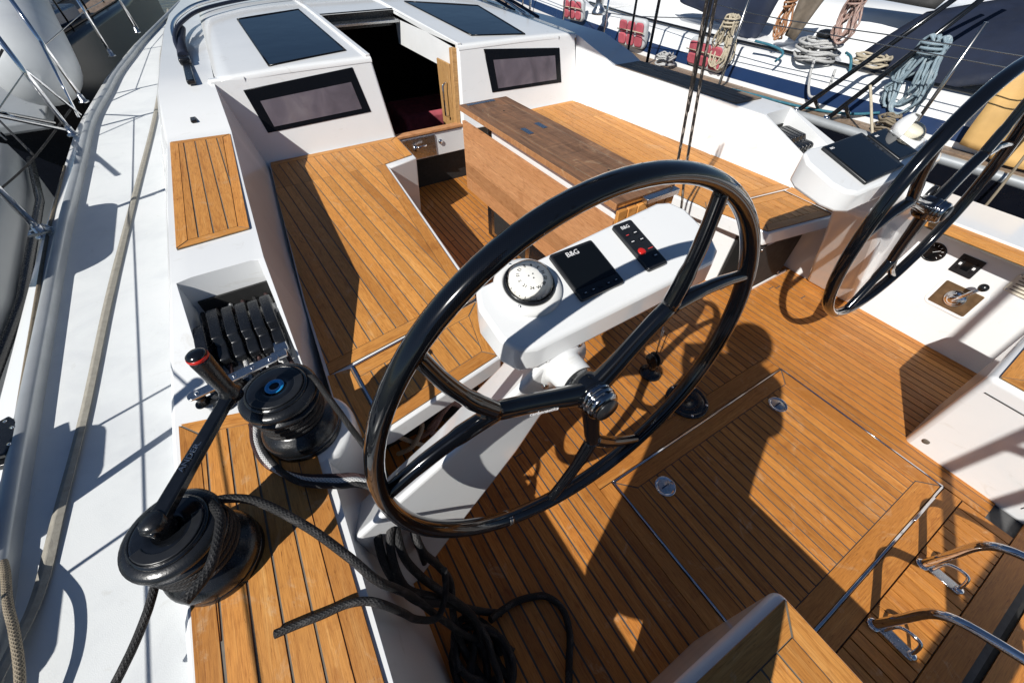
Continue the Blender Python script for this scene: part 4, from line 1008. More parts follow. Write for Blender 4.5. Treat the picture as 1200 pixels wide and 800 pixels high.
for zi, (za, zb_) in enumerate(((.262, .345), (.346, .43), (.431, .515), (.516, .595), (.596, .672))):
    M = Matrix(((0, 0, 1, TX0 + .006), (1, 0, 0, 0), (0, 1, 0, 0), (0, 0, 0, 1)))
    ya = .99; cut = 2.27 if zi else 2.27
    plank_obj([(ya, za + .0009), (TY1 - .015, za + .0009), (TY1 - .015, zb_ - .0009), (ya, zb_ - .0009)], 0, M, .018, TEAK_LEAF, tb, 'leaf_board')
    plank_obj([(ya, za + .0009), (TY1 - .015, za + .0009), (TY1 - .015, zb_ - .0009), (ya, zb_ - .0009)], 0, Matrix(((0, 0, 1, TX1 - .024), (1, 0, 0, 0), (0, 1, 0, 0), (0, 0, 0, 1))), .018, TEAK_LEAF, tb, 'leaf_board')
for k in range(6):
    MB().box((1.09 + k * .052, .968, .40), (1.137 + k * .052, .984, .722)).build('end_slat', TEAK, tb, .003)
MB().box((1.22, .952, .722), (1.40, .984, .746)).build('end_rail', STEEL, tb, .003)

# ================================================================== MAINSHEET
rope('mainsheet', [(1.20, .98, 1.78), (1.295, .995, 1.32), (1.37, 1.0, .97), (1.437, 1.0, .623), (1.50, 1.0, .30), (1.56, 1.0, .03)], .0052, R_SHEET, 'left one of the two flecked mainsheet falls rising beside the table', 'rope', 8, 10, group='mainsheet falls')
rope('mainsheet', [(1.25, .98, 1.78), (1.335, .995, 1.32), (1.455, 1.0, .82), (1.530, 1.0, .574), (1.58, 1.0, .30), (1.62, 1.0, .03)], .0052, R_SHEET, 'right one of the two flecked mainsheet falls rising beside the table', 'rope', 8, 10, group='mainsheet falls')
rope('mainsheet', [(1.23, .99, 1.78), (1.315, 1.0, 1.35), (1.34, 1.0, 1.18), (1.365, 1.0, 1.02)], .0045, R_BLACK, 'thin black line between the two mainsheet falls', 'rope', 8, 10)
bo = thing('boom', 'boom with its furled sail in a dark cover overhead, only its shadow in view', 'boom', (1.22, .95, 2.1))
MB().tube([(1.22, .95, 2.14), (1.22, 7.2, 2.14)], .075, 16).build('spar', BLACK, bo)
MB().tube(smooth_path([(1.22, 1.05, 2.26), (1.22, 1.6, 2.33), (1.22, 4, 2.38), (1.22, 7.0, 2.5)], 6), [.10] * 3 + [.17] * 4 + [.20] * 12, 18).build('sail_cover', NAVY, bo)
# standing block and round socket on the floor
blk = thing('standing_block', 'black swivel block standing on the floor under the near pod', 'block', (1.20, .665, 0))
MB().lathe([(.052, 0), (.052, .006), (.042, .014), (.02, .018), (.018, .035)], 32, Matrix.Translation((1.20, .655, 0))).build('base', BLACKP, blk)
m = MB(); m.tube(smooth_path([(1.20, .655, .03), (1.20, .66, .06)], 3), .018, 12); m.build('swivel', BLACK, blk)
for dx in (-.014, .010): MB().lathe([(.036, 0), (.036, .004), (.03, .006), (0, .006)], 28, look((1.20 + dx, .665, .088), (1, -.15, 0)), True).build('cheek', BLACKP, blk)
MB().lathe([(.03, -.008), (.024, 0), (.03, .008)], 24, look((1.203, .665, .088), (1, -.15, 0))).build('sheave', BLACK, blk)
m = MB(); m.tube([(1.205, .665, .12), (1.212, .68, .20), (1.22, .70, .32)], .003, 8); m.tube([(1.196, .665, .12), (1.188, .66, .2), (1.18, .66, .3)], .0015, 6); m.build('pendant', WIRE, blk)
def disc():
    t = thing('deck_socket', 'round dark plate with a centre hole beside the floor hatch', 'deck plate', (1.245, .455, 0)); M = Matrix.Translation((1.225, .452, 0))
    MB().lathe([(.094, 0), (.094, .005), (.090, .008), (.077, .009), (.075, .006), (0, .006)], 40, M, False).build('plate', BLACK, t)
    MB().lathe([(.0755, .006), (.072, .0095), (.014, .0095), (.013, .007)], 36, M, False).build('cover', BLACKP, t)
    MB().lathe([(.013, .0096), (0, .0096)], 16, M, False).build('hole', RUBBER, t)
    for k in range(5):
        a = R(20 + 72 * k); MB().lathe([(.0055, .007), (.0055, .010), (0, .0105)], 10, M @ Matrix.Translation((.084 * math.cos(a), .084 * math.sin(a), .001)), False).build('screw', CHROME, t)
disc()

# ================================================================== AFT SEATS (blocks either side of the transom)
def aft_seat(S, label, y0=-.148, z=.455):
    f = (lambda x: x) if S > 0 else mx; F = (lambda p: p) if S > 0 else mp
    t = thing('transom_locker', label, 'seat locker', (f(.3), -.6, 0))
    m = MB(); b = [(.23, -1.5, -.02), (.58, -1.5, -.02), (.58, -.165, -.02), (.23, -.165, -.02)]; tp = [(.23, -1.5, z), (.638, -1.5, z), (.638, y0, z), (.23, y0 + .01, z)]
    if S < 0: b = [(f(x), y, z_) for x, y, z_ in b][::-1]; tp = [(f(x), y, z_) for x, y, z_ in tp][::-1]
    m.hexa([V(p) for p in b], [V(p) for p in tp]); m.build('seat_box', GEL, t, .022, 4)
    poly = [(.25, -1.45), (.622, -1.45), (.622, -.170), (.25, -.160)]
    E = [0, 1, 1, 0]
    if S < 0: poly = mp(poly); E = [E[(4 - 2 - i) % 4] for i in range(4)]
    teak_panel(t, poly, z + .001, R(90), .052, .052, edges=E, caulk=CAULK_L)
    return t
aft_seat(1, 'white seat block with a teak top at the bottom edge of the view')
sb = aft_seat(-1, 'white seat block with teak top at the right edge, its flank crossed by shadows')
m = MB(); fx_ = lambda z: 1.802 + (0.455 - z) * .127
a = [(fx_(.40) - .0, -.17, .40), (fx_(.40), -.42, .40)]
m.box((0, 0, 0), (.001, .001, .001)); m = MB()
m.tube([(fx_(.39) - .001, -.18, .39), (fx_(.39) - .001, -.50, .39), (fx_(.37) - .001, -.52, .37), (fx_(.05) - .001, -.52, .05)], .0022, 6); m.build('locker_seam', CAULK, sb)
m = MB(); m.lathe([(.012, 0), (.012, .003), (.006, .005), (0, .005)], 16, look((fx_(.06) - .001, -.21, .06), (-1, 0, .1)), False); m.build('drain_fitting', GALV, sb)
m = MB(); m.tube([(1.80, -.60, .30), (1.785, -.60, .30), (1.78, -.66, .30), (1.80, -.66, .30)], .004, 8); m.build('lifting_ring', CHROME, sb)

# ================================================================== ENGINE PANEL ON THE STARBOARD WALL
def wf(y, z):     # frame on the starboard inner wall, local z towards the cockpit
    xi = 2.44 + .142 + (z / .55) * 0
    xb, xi_ = mx(-.105), mx(-.160)
    x = xb + (xi_ - xb) * (z + .02) / .57
    return look((x - .002, y, z), (-1, 0, (xi_ - xb) / .57))
def wplane(name, label, cat, y, z): return thing(name, label, cat, tuple(wf(y, z).translation)), wf(y, z)
g, M = wplane('tachometer', 'round black dial on the white starboard wall, left of the throttle', 'gauge', .30, .405)
MB().lathe([(.046, 0), (.046, .007), (.042, .009), (.040, .006), (0, .006)], 36, M, False).build('case', BLACKP, g)
MB().lathe([(.040, .0062), (0, .0064)], 32, M, False).build('dial', SCREEN, g)
for k in range(9):
    a = R(-35 + 31 * k); Mk = M @ Matrix.Rotation(a, 4, 'Z') @ Matrix.Translation((.032, 0, .0066)); MB().box((-.004, -.0009, 0), (.004, .0009, .0005), Mk.to_3x3(), Mk.translation).build('dial_mark', PRINT, g)
Mk = M @ Matrix.Rotation(R(40), 4, 'Z') @ Matrix.Translation((.012, 0, .0072)); MB().box((-.014, -.0008, 0), (.014, .0008, .0008), Mk.to_3x3(), Mk.translation).build('needle', PRINT, g)
MB().lathe([(.041, .008), (.041, .0095), (0, .0095)], 32, M, False)
g, M = wplane('engine_panel', 'square black engine panel with small keys above the throttle', 'panel', .165, .405)
MB().prism(rrect(.088, .088, .004), 0, .006, M).build('plate', BEZEL, g, .0015)
for kx in (-1, 1):
    for ky in range(3): MB().prism(rrect(.010, .012, .002), .0058, .0072, M @ Matrix.Translation((kx * .026, .022 - ky * .02, 0))).build('key', PRINT if ky % 2 else BLACKP, g)
MB().prism(rrect(.03, .04, .002), .0058, .0068, M @ Matrix.Translation((0, 0, 0))).build('display', SCREEN, g)
g, M = wplane('throttle_control', 'polished throttle lever standing on a recessed bronze plate', 'throttle', .105, .262)
MB().prism(rrect(.185, .150, .03), -.001, .004, M).build('recess_rim', GEL2, g, .004, 3)
MB().prism(rrect(.150, .118, .006), .0035, .0062, M).build('plate', plain('bronze tinted plate', (.22, .15, .085), .35, metal=.6, var=.3, scale=30), g, .001)
MB().lathe([(.042, .006), (.040, .012), (.030, .020), (.024, .022), (.022, .030), (.010, .034), (0, .034)], 32, M, False).build('boss', CHROME, g)
m = MB(); P0 = M @ V((0, 0, .03)); P1 = M @ V((.02, .05, .055)); P2 = M @ V((.045, .115, .075)); m.tube([P0, P1, P2], [.009, .008, .0075], 12); m.build('lever', CHROME, g)
m = MB(); Mk = Matrix.Translation(P2); m.lathe([(.0, -.018)] + [(.018 * math.cos(R(a)), .018 * math.sin(R(a))) for a in range(-75, 90, 15)] + [(0, .018)], 20, Mk, False); m.build('knob', BLACKP, g)
g, M = wplane('vent_grille', 'cream slotted vent at the right edge, on the starboard wall', 'vent', -.045, .42)
MB().prism(rrect(.115, .085, .01), 0, .003, M).build('plate', CREAM, g, .001)
for k in range(5): MB().prism(rrect(.085, .004, .0018), .0028, .0042, M @ Matrix.Translation((0, -.028 + .014 * k, 0))).build('slot', GALV, g)
for dx, dy in ((-.05, .035), (.05, .035), (-.05, -.035), (.05, -.035)): MB().lathe([(.004, .003), (.004, .0045), (0, .005)], 10, M @ Matrix.Translation((dx, dy, 0)), False).build('screw', CHROME, g)
m = MB(); m.box((2.505, -.50, .15), (2.535, -.22, .36)); tag(m.build('wall_locker', GEL2, None, .02, 3), 'shaded raised panel low on the starboard wall behind the seat block', 'panel')

# ================================================================== BOARDING LADDER HANDLES
def ladder_handle(x, label):
    t = thing('ladder_handle', label, 'grab rail', (x, -.43, 0), 'ladder handles at the transom')
    pts = smooth_path([(x, -.432, .006), (x, -.434, .12), (x, -.436, .215), (x + .004, -.462, .262), (x + .010, -.52, .290), (x + .018, -.62, .318), (x + .028, -.80, .335), (x + .03, -1.0, .30), (x + .03, -1.06, .10)], 8)
    MB().tube(pts, .0125, 14).build('tube', CHROME, t)
    MB().lathe([(.02, 0), (.02, .004), (.014, .008)], 20, Matrix.Translation((x, -.432, 0))).build('foot', CHROME, t)
    MB().prism(rrect(.034, .105, .012), 0, .006, Matrix.Translation((x + .012, -.485, 0))).build('base_plate', STEEL, t, .0015)
    m = MB(); m.tube(smooth_path([(x + .005, -.455, .006), (x + .022, -.462, .055), (x + .026, -.510, .062), (x + .014, -.528, .006)], 6), .0052, 10); m.build('lock_loop', CHROME, t)
    MB().lathe([(.013, 0), (.013, .008), (.008, .012), (0, .012)], 16, Matrix.Translation((x + .014, -.53, .0)), False).build('stud', CHROME, t)
    return t
ladder_handle(1.07, 'curved stainless ladder handle, the lower of the two at the bottom right')
ladder_handle(1.39, 'curved stainless ladder handle, the upper of the two at the right edge')

# ================================================================== STARBOARD CLUTCHES
def more(i, x, y, lab):
    c_ = clutch(x, y, .552, lab, None); c_['group'] = 'rope clutches in the starboard coaming recess'; return c_
sl = ['innermost rope clutch in the starboard recess, nearest the bench', 'second rope clutch from the bench in the starboard recess', 'middle rope clutch in the starboard recess', 'fourth rope clutch from the bench in the starboard recess', 'outermost rope clutch in the starboard recess, nearest the water']
for i in range(5): more(i, 2.60 + i * .036, 1.22, sl[i])
ob2 = thing('line_organiser', 'tarnished metal line organiser between the starboard clutches and the far pod', 'line organiser', (2.68, 1.0, .56))
for k in range(3):
    MB().lathe([(.03, 0), (.03, .008), (.018, .016), (.028, .026), (0, .028)], 18, Matrix.Translation((2.60 + .07 * k, 1.0 + .02 * k, .555)), False).build('sheave', STEEL if k != 1 else BLACKP, ob2)
MB().box((2.56, .97, .585), (2.80, 1.02, .592)).build('top_plate', BLACK, ob2, .001)
m = MB(); m.tube([(2.60, 1.05, .57), (2.58, .99, .60), (2.62, .90, .62)], .008, 8); m.build('lever', STEEL, ob2)
for k, (mt_, lab) in enumerate(((R_CREAM, 'cream line aft of the starboard clutches'), (R_RED, 'dark red line aft of the starboard clutches'), (R_BLACK, 'black line aft of the starboard clutches'))):
    rope('control_line', [(2.61 + .05 * k, 1.38, .575), (2.61 + .05 * k, 1.2, .572), (2.60 + .045 * k, 1.0, .570), (2.56 + .03 * k, .8, .562)], .006, mt_, lab, 'rope', 8, 5)

# ================================================================== PORT RAIL: stanchions, lifelines, fenders
def stanchion(x, y, label, brace=None, h=.62, r=.0125):
    t = thing('stanchion', label, 'stanchion', (x, y, .49), 'stanchions along the port rail')
    MB().tube([(x, y, .49), (x - .01, y, .49 + h)], r, 12).build('post', CHROME, t)
    m = MB(); m.lathe([(.032, 0), (.032, .008), (.02, .014), (.018, .05), (.0135, .055)], 20, Matrix.Translation((x, y, .488))); m.build('base', STEEL, t)
    MB().lathe([(.015, 0), (.016, .012), (0, .02)], 14, Matrix.Translation((x - .01, y, .485 + h)), False).build('cap', CHROME, t)
    if brace: MB().tube([(x, y + brace, .49), (x - .008, y, .49 + h * .62)], .008, 10).build('brace', CHROME, t)
    return t
st_l = [(-.885, -.15, 'stanchion outside the nearest winch, just off the left of the deck', .35, .016), (-.905, .82, 'stanchion at the shackle beside the lower left deck edge', None, .0125), (-.958, 2.45, 'stanchion standing by the black gap, its foot beside the mid deck edge', None, .014),
        (-.972, 3.85, 'braced stanchion at the gangway, the nearer of the braced pair', .45, .0135), (-.972, 4.62, 'braced stanchion at the gangway, the farther of the braced pair', -.40, .0125), (-.86, 6.2, 'distant stanchion where the port toe rail bends inward', None, .012), (-.66, 7.4, 'farthest stanchion near the bow end of the port rail', .3, .011)]
for x, y, lab, br, r_ in st_l: stanchion(x, y, lab, br, .62, r_)
for z, nm in ((.84, 'lower'), (1.09, 'upper')):
    m = MB(); m.tube([(-.75, -1.6, z), (-.893, -.15, z), (-.913, .82, z), (-.966, 2.45, z), (-.98, 3.85, z)], .0032, 6); tag(m.build('lifeline', WIRE), nm + ' wire lifeline along the port rail, aft of the gangway', 'lifeline')
    m = MB(); m.tube([(-.98, 4.62, z), (-.868, 6.2, z), (-.668, 7.4, z), (-.3, 9.0, z)], .0032, 6); tag(m.build('lifeline', WIRE), nm + ' wire lifeline of the port rail forward of the gangway', 'lifeline')
pp = thing('pushpit', 'stainless stern rail round the port quarter of the yacht', 'stern rail', (-.8, -.9, .5))
for i, (a, b_) in enumerate((((-.89, -.15, 1.10), (-.80, -1.2, 1.10)), ((-.89, -.15, .82), (-.80, -1.2, .82)), ((-.80, -1.2, .49), (-.80, -1.2, 1.10)), ((-.86, -.62, .49), (-.86, -.60, 1.10)))):
    MB().tube([a, b_], .0145, 12).build('rail' if i < 2 else 'post', CHROME, pp)
MB().tube(smooth_path([(-.80, -1.2, 1.10), (-.7, -1.35, 1.10), (-.3, -1.42, 1.10), (.8, -1.45, 1.10)], 6), .0145, 12).build('rail', CHROME, pp)
MB().box((-.10, -1.005, .50), (.86, -.99, 1.04)).build('shade_panel', NAVY, pp, .004)  # unseen panel added to cast shade across the aft floor
for k, (x, y) in enumerate(((.60, -.86), (.82, -.93))):
    t = thing('backstay', ['inboard one of the twin backstay struts behind the person', 'outboard one of the twin backstay struts behind the person'][1 - k], 'backstay', (x, y, .5))
    MB().tube([(x, y, -.02), (x + .03, y + .03, 2.6)], .020, 12).build('strut', BLACK, t)
MB().tube([(.615, -.845, 1.45), (.83, -.915, 1.30)], .016, 10).build('link', BLACK, t)
def fender(x, y, z, r, l, lab, mat=NAVYG):
    t = thing('fender', lab, 'fender', (x, y, z)); M = Matrix.Translation((x, y, z)) @ Matrix.Rotation(R(90), 4, 'X')
    pr_ = [(.02, -l / 2 - .04), (.025, -l / 2)] + [(r * math.sin(R(a)), -l / 2 + r * .8 - r * .8 * math.cos(R(a))) for a in range(15, 91, 15)] + [(r * math.sin(R(a)), l / 2 - r * .8 - r * .8 * math.cos(R(a))) for a in range(90, 166, 15)] + [(.025, l / 2), (.02, l / 2 + .04)]
    MB().lathe(pr_, 24, M).build('body', mat, t); m = MB(); m.tube([(x, y + l * .3, z + r), (x + .05, y + l * .3, z + r + .15)], .005, 6); m.build('lanyard', R_BLACK, t)
fender(-1.08, 2.22, .74, .11, .62, 'blue fender lashed outside the rail between two stanchions', NAVYG)
fender(-1.02, .90, .74, .085, .26, 'small blue fender hung outside the rail beside the nearer stanchion')
fender(-1.00, .52, .70, .06, .22, 'smallest blue fender outside the rail by the camera')

def strap(pts, w_, name, label, cat, mat=WEB, th=.003):
    P = smooth_path(pts, 10); m = MB(); vs = []
    for i, p in enumerate(P):
        t_ = (P[min(i + 1, len(P) - 1)] - P[max(i - 1, 0)]).normalized(); n_ = V((-t_.y, t_.x, 0)).normalized(); tw = .25 * math.sin(i * .11)
        up = V((0, 0, 1)); a = (n_ * math.cos(tw) + up * abs(math.sin(tw)) * .6) * w_ / 2
        vs += [p - a, p - a * .1 + up * th * 1.6, p + a * .1 + up * th * 1.6, p + a, p + a - up * th * .5, p - a - up * th * .5]
    k = 6; fs = [(i * k + j, i * k + (j + 1) % k, (i + 1) * k + (j + 1) % k, (i + 1) * k + j) for i in range(len(P) - 1) for j in range(k)]
    m.add(vs, fs); return tag(m.build(name, mat), label, cat)
strap([(-.30, 9.0, .506), (-.345, 7.6, .507), (-.430, 6.0, .512), (-.455, 4.9, .514), (-.52, 3.8, .508), (-.62, 2.54, .507), (-.679, 1.75, .508), (-.711, 1.2, .507), (-.738, .874, .508), (-.754, .676, .509), (-.782, .53, .530), (-.80, .40, .55), (-.80, .0, .53)], .027, 'deck_strap', 'flat grey green webbing jackline lying along the white side deck', 'strap')
rope('deck_line', [(-.965, 3.3, .49), (-.945, 2.47, .495), (-.90, 1.64, .498), (-.872, 1.15, .50), (-.868, .90, .50), (-.90, .60, .50)], .006, R_TAN, 'thin tan line running along the white strip outside the toe rail', 'rope')
rope('deck_line', [(-.88, .86, .505), (-.835, .83, .52), (-.80, .76, .535), (-.765, .66, .556), (-.742, .59, .56), (-.728, .50, .55), (-.735, .40, .53), (-.74, .2, .51)], .0075, R_TAN, 'tan rope crossing the toe rail at the lower left of the deck', 'rope')
rb = thing('rail_block', 'black block clamped outside the toe rail at the left edge', 'block', (-.862, 1.17, .5))
MB().prism([(-.90, 1.10), (-.845, 1.09), (-.83, 1.13), (-.835, 1.22), (-.86, 1.26), (-.90, 1.24)], .495, .512).build('cheek', BLACKP, rb, .003)
MB().prism([(-.90, 1.11), (-.85, 1.10), (-.838, 1.14), (-.842, 1.21), (-.865, 1.245), (-.90, 1.23)], .525, .540).build('cheek', BLACKP, rb, .003)
MB().lathe([(.03, 0), (.022, .006), (.03, .012)], 20, Matrix.Translation((-.872, 1.17, .512))).build('sheave', BLACK, rb)
for dx, dy in ((-.845, 1.13), (-.848, 1.19), (-.868, 1.225)): MB().lathe([(.004, .54), (.004, .543), (0, .543)], 10, Matrix.Translation((dx, dy, 0)), False).build('bolt', CHROME, rb)
shk = thing('shackle', 'small dark shackle on the rail where the tan rope is tied', 'shackle', (-.85, .835, .51))
m = MB(); m.tube(smooth_path([(-.875, .85, .52), (-.85, .865, .535), (-.825, .85, .535), (-.83, .82, .525), (-.86, .82, .52)], 5), .006, 8); m.build('bow', BLACK, shk)
m = MB(); m.tube([(-.87, .835, .525), (-.82, .835, .535)], .007, 8); m.build('pin', GALV, shk)
m = MB(); m.box((-1.0, 2.43, .505), (-.915, 2.47, .515)); m.tube([(-.99, 2.45, .52), (-.94, 2.47, .53), (-.915, 2.44, .52)], .006, 8); tag(m.build('rail_shackle', STEEL), 'metal eye and shackle at the stanchion foot beside the black gap', 'shackle')

# ================================================================== PORT NEIGHBOUR
dg_ = thing('inflatable_dinghy', 'pale grey inflatable dinghy moored off the port bow', 'dinghy', (-1.6, 6.5, .1))
tb1 = [(-1.24, 4.95, .62), (-1.27, 5.3, .64), (-1.40, 6.2, .68), (-1.62, 7.6, .72), (-1.9, 9.5, .76)]
MB().tube(smooth_path(tb1, 6), [.05, .14, .20, .235, .26, .275] + [.285] * 19, 28).build('tube', RIBG, dg_)
MB().tube(smooth_path([(-2.55, 4.6, .36), (-2.7, 5.4, .40), (-2.9, 7.0, .46), (-3.1, 9.5, .6)], 6), [.05, .15, .22, .28, .31, .33] + [.34] * 13, 28).build('tube', RIBG, dg_)
MB().prism([(-1.35, 5.0), (-1.7, 9.5), (-3.0, 9.5), (-2.6, 5.0)], .25, .33).build('floor', RIBD, dg_, .02)
m = MB(); m.tube(smooth_path([(-1.25, 5.35, .78), (-1.22, 5.5, .84), (-1.24, 5.75, .86), (-1.30, 6.0, .82), (-1.35, 6.1, .76)], 6), .012, 10); m.build('grab_rail', WHITEPL, dg_)
for x0, y0 in ((-1.5, 6.6), (-1.9, 6.9)): MB().tube([(x0, y0, .3), (x0 - .1, y0 + .05, 1.3)], .012, 10).build('post', BLACK, dg_)
nb = thing('moored_boat', 'grey sided boat moored along the port side, its shaded hull below the rail', 'boat', (-2.2, 3.6, -1))
m = MB(); vs = []; yy = [-1.0, 1.5, 2.6, 3.4, 4.0, 4.6]
for y in yy:
    k = max(0, (4.6 - y)) ; w_ = 1.6 * (1 - math.exp(-k * .9)); xi = -1.28 - .25 * math.exp(-k * .8) - .10 * max(0, 2.2 - y)
    vs += [(xi - .15, y, -1.15), (xi - .05, y, -.4), (xi, y, .10), (xi - .02, y, .30), (xi - .10, y, .34), (xi - 1.5, y, .36)]
kk = 6; m.add(vs, [(i * kk + j, (i + 1) * kk + j, (i + 1) * kk + j + 1, i * kk + j + 1) for i in range(len(yy) - 1) for j in range(kk - 1)], True)
m.add([vs[-6], vs[-5], vs[-4], vs[-3], vs[-2], vs[-1]], [(0, 1, 2, 3, 4, 5)]); m.build('hull', RIBD, nb)
m = MB(); m.tube([(-1.40, -1, .16), (-1.30, 2.6, .14), (-1.36, 3.8, .16), (-1.50, 4.6, .18)], .022, 10); m.build('rubbing_strake', BLACKP, nb)
m = MB(); m.tube(smooth_path([(-1.5, 4.5, .36), (-1.42, 4.0, .9), (-1.40, 3.2, .95), (-1.45, 2.0, .95)], 5), .012, 10); m.build('rail', CHROME, nb)
m = MB(); m.tube([(-1.45, 3.0, .36), (-1.41, 3.0, .95)], .011, 10); m.build('rail_post', CHROME, nb)
for k, (p, q) in enumerate((((-1.02, 3.2, .60), (-1.7, 5.2, .60)), ((-.98, 4.2, .55), (-1.5, 3.2, .35)), ((-1.0, 3.85, .95), (-1.7, 2.6, .4)))):
    rope('mooring_line', [p, tuple((V(p) + V(q)) / 2 - V((0, 0, .04))), q], .006, R_BLACK, ['dark line crossing toward the dinghy at the upper left', 'dark line running down from the braced stanchion to the grey boat', 'dark line crossing the grey hull at the left edge'][k], 'rope', 8, 6)
kb = thing('moored_boat', 'black hulled boat with a brown deck beyond the dinghy at the top left', 'boat', (-2.6, 9, -1))
MB().prism([(-1.5, 7.2), (-.9, 11), (-.6, 15), (-4.5, 15), (-4.0, 7.6)], -1.2, .42).build('hull', HULLK, kb, .06, 3)
MB().prism([(-1.62, 7.4), (-1.05, 11), (-.8, 14.8), (-4.2, 14.8), (-3.8, 7.8)], .425, .44).build('deck', TEAK_OLD, kb)
MB().prism([(-2.0, 8.2), (-1.7, 12), (-3.4, 12), (-3.4, 8.4)], .44, .85).build('cabin', GEL2, kb, .06, 3)
MB().prism([(-1.75, 7.6), (-1.35, 9.3), (-1.75, 9.4), (-2.1, 7.7)], .44, .60).build('blue_cover', NAVYG, kb, .03)
for i in range(4): MB().tube([(-1.55 + .12 * i, 7.5 + 1.1 * i, .42), (-1.57 + .12 * i, 7.5 + 1.1 * i, 1.1)], .012, 8).build('stanchion', BLACK, kb)
for z in (.8, 1.08): MB().tube([(-1.56, 7.5, z), (-1.1, 11.5, z)], .006, 6).build('guard_wire', WIRE, kb)
gy = thing('gangway', 'folded stainless boarding ladder leaning on the rail at the top left', 'ladder', (-1.1, 3.4, .8))
for a, b_ in (((-1.02, 3.95, .50), (-1.35, 2.7, 1.15)), ((-1.10, 4.15, .50), (-1.45, 2.9, 1.12))): MB().tube([a, b_], .011, 10).build('side_tube', CHROME, gy)
for i in range(3):
    f_ = .25 + .25 * i; MB().tube([(-1.02 - .33 * f_, 3.95 - 1.25 * f_, .50 + .65 * f_), (-1.10 - .35 * f_, 4.15 - 1.25 * f_, .50 + .62 * f_)], .009, 8).build('rung', CHROME, gy)
dk = thing('dock', 'weathered wooden dock low in the dark gap at the left edge', 'dock', (-2.2, 5, -.6))
for k in range(9):
    y0 = 3.2 + .30 * k; plank_obj([(-3.6, y0), (-1.85, y0 + .25), (-1.85, y0 + .53), (-3.6, y0 + .28)], R(8), Matrix.Translation((0, 0, -.78 + .01 * random.random())), .04, DOCKW, dk)
MB().box((-1.95, 3.1, -1.3), (-1.85, 6.1, -.79)).build('beam', DOCKW, dk)
MB().lathe([(.13, -1.3), (.13, .05), (.02, .09)], 20, Matrix.Translation((-1.62, 3.05, -.1))).build('pile', DOCKW, dk)

# ================================================================== STARBOARD NEIGHBOUR YACHT
ny = thing('neighbour_yacht', 'white yacht with a teak side deck and navy stripe moored alongside to starboard', 'yacht', (4.2, 2, -1))
def gx(y):
    pts = [(-4, 3.40), (-1, 3.52), (.3, 3.54), (1.2, 3.50), (2.7, 3.485), (3.44, 3.51), (4.4, 3.62), (5.2, 3.80), (7.3, 4.25), (10, 4.95), (14, 6.4)]
    for (a, xa), (b_, xb) in zip(pts, pts[1:]):
        if a <= y <= b_: return xa + (xb - xa) * (y - a) / (b_ - a)
ysn = [-3.5, -2, -1, -.3, .3, .9, 1.5, 2.1, 2.7, 3.4, 4.0, 4.7, 5.4, 6.5, 7.5, 9, 11, 13.5]
def loft(prof, mat, name, par, ysl=ysn, smooth=True, shift=lambda y: 0):
    m = MB(); vs = []; k = len(prof)
    for y in ysl: vs += [(gx(y) + dx + shift(y) * (j > 0), y, z) for j, (dx, z) in enumerate(prof)]
    m.add(vs, [((i + 1) * k + j, (i + 1) * k + j + 1, i * k + j + 1, i * k + j) for i in range(len(ysl) - 1) for j in range(k - 1)], smooth); return m.build(name, mat, par)
loft([(.12, -1.3), (.05, -.6), (.01, .0), (0, .42), (.0, .47)], HULLK, 'hull', ny)
MB().tube([(gx(y) + .02, y, .492) for y in [-3.4 + .25 * i for i in range(64)]], .030, 14).build('gunwale_rail', ALU, ny)
loft([(.0, .472), (.30, .480)], CAULK_L, 'deck_base', ny, smooth=False)
# teak planks following the sheer
for r_ in range(6):
    ys0 = [-1.4, .6, 2.3, 4.2, 6.4, 9.0] if r_ % 2 else [-1.4, 1.3, 3.3, 5.3, 9.0]
    for a, b_ in zip(ys0, ys0[1:]):
        n_ = 6; L_ = [(gx(a + (b_ - a) * i / n_) + .050 + r_ * .044, a + .004 + (b_ - a - .008) * i / n_) for i in range(n_ + 1)]
        poly = L_ + [(x + .040, y) for x, y in L_[::-1]]
        MB().prism(poly, .478, .487).build('plank', TEAK_OLD, ny)
loft([(.312, .475), (.315, .52)], GEL, 'toe_step', ny)
loft([(.315, .52), (.322, .535), (.36, .60)], NAVYG, 'navy_stripe', ny)
loft([(.36, .60), (.37, .605), (.41, .70), (.43, .715), (.60, .725), (.95, .73), (1.02, .74), (1.10, .95), (1.14, .985), (1.6, 1.01), (3.2, 1.02)], GEL, 'deckhouse', ny)
for y in (.2, 2.35, 4.6): 
    x0 = gx(y)
    MB().box((x0 + .66, y - .0, .726), (x0 + .92, y + .30, .742)).build('locker_lid', GEL2, ny, .008)
m = MB(); m.tube([(gx(y) + .50, y, .74) for y in (-1, 0, 1, 2, 3, 4, 5)], .012, 8); m.build('jib_track', BLACK, ny)
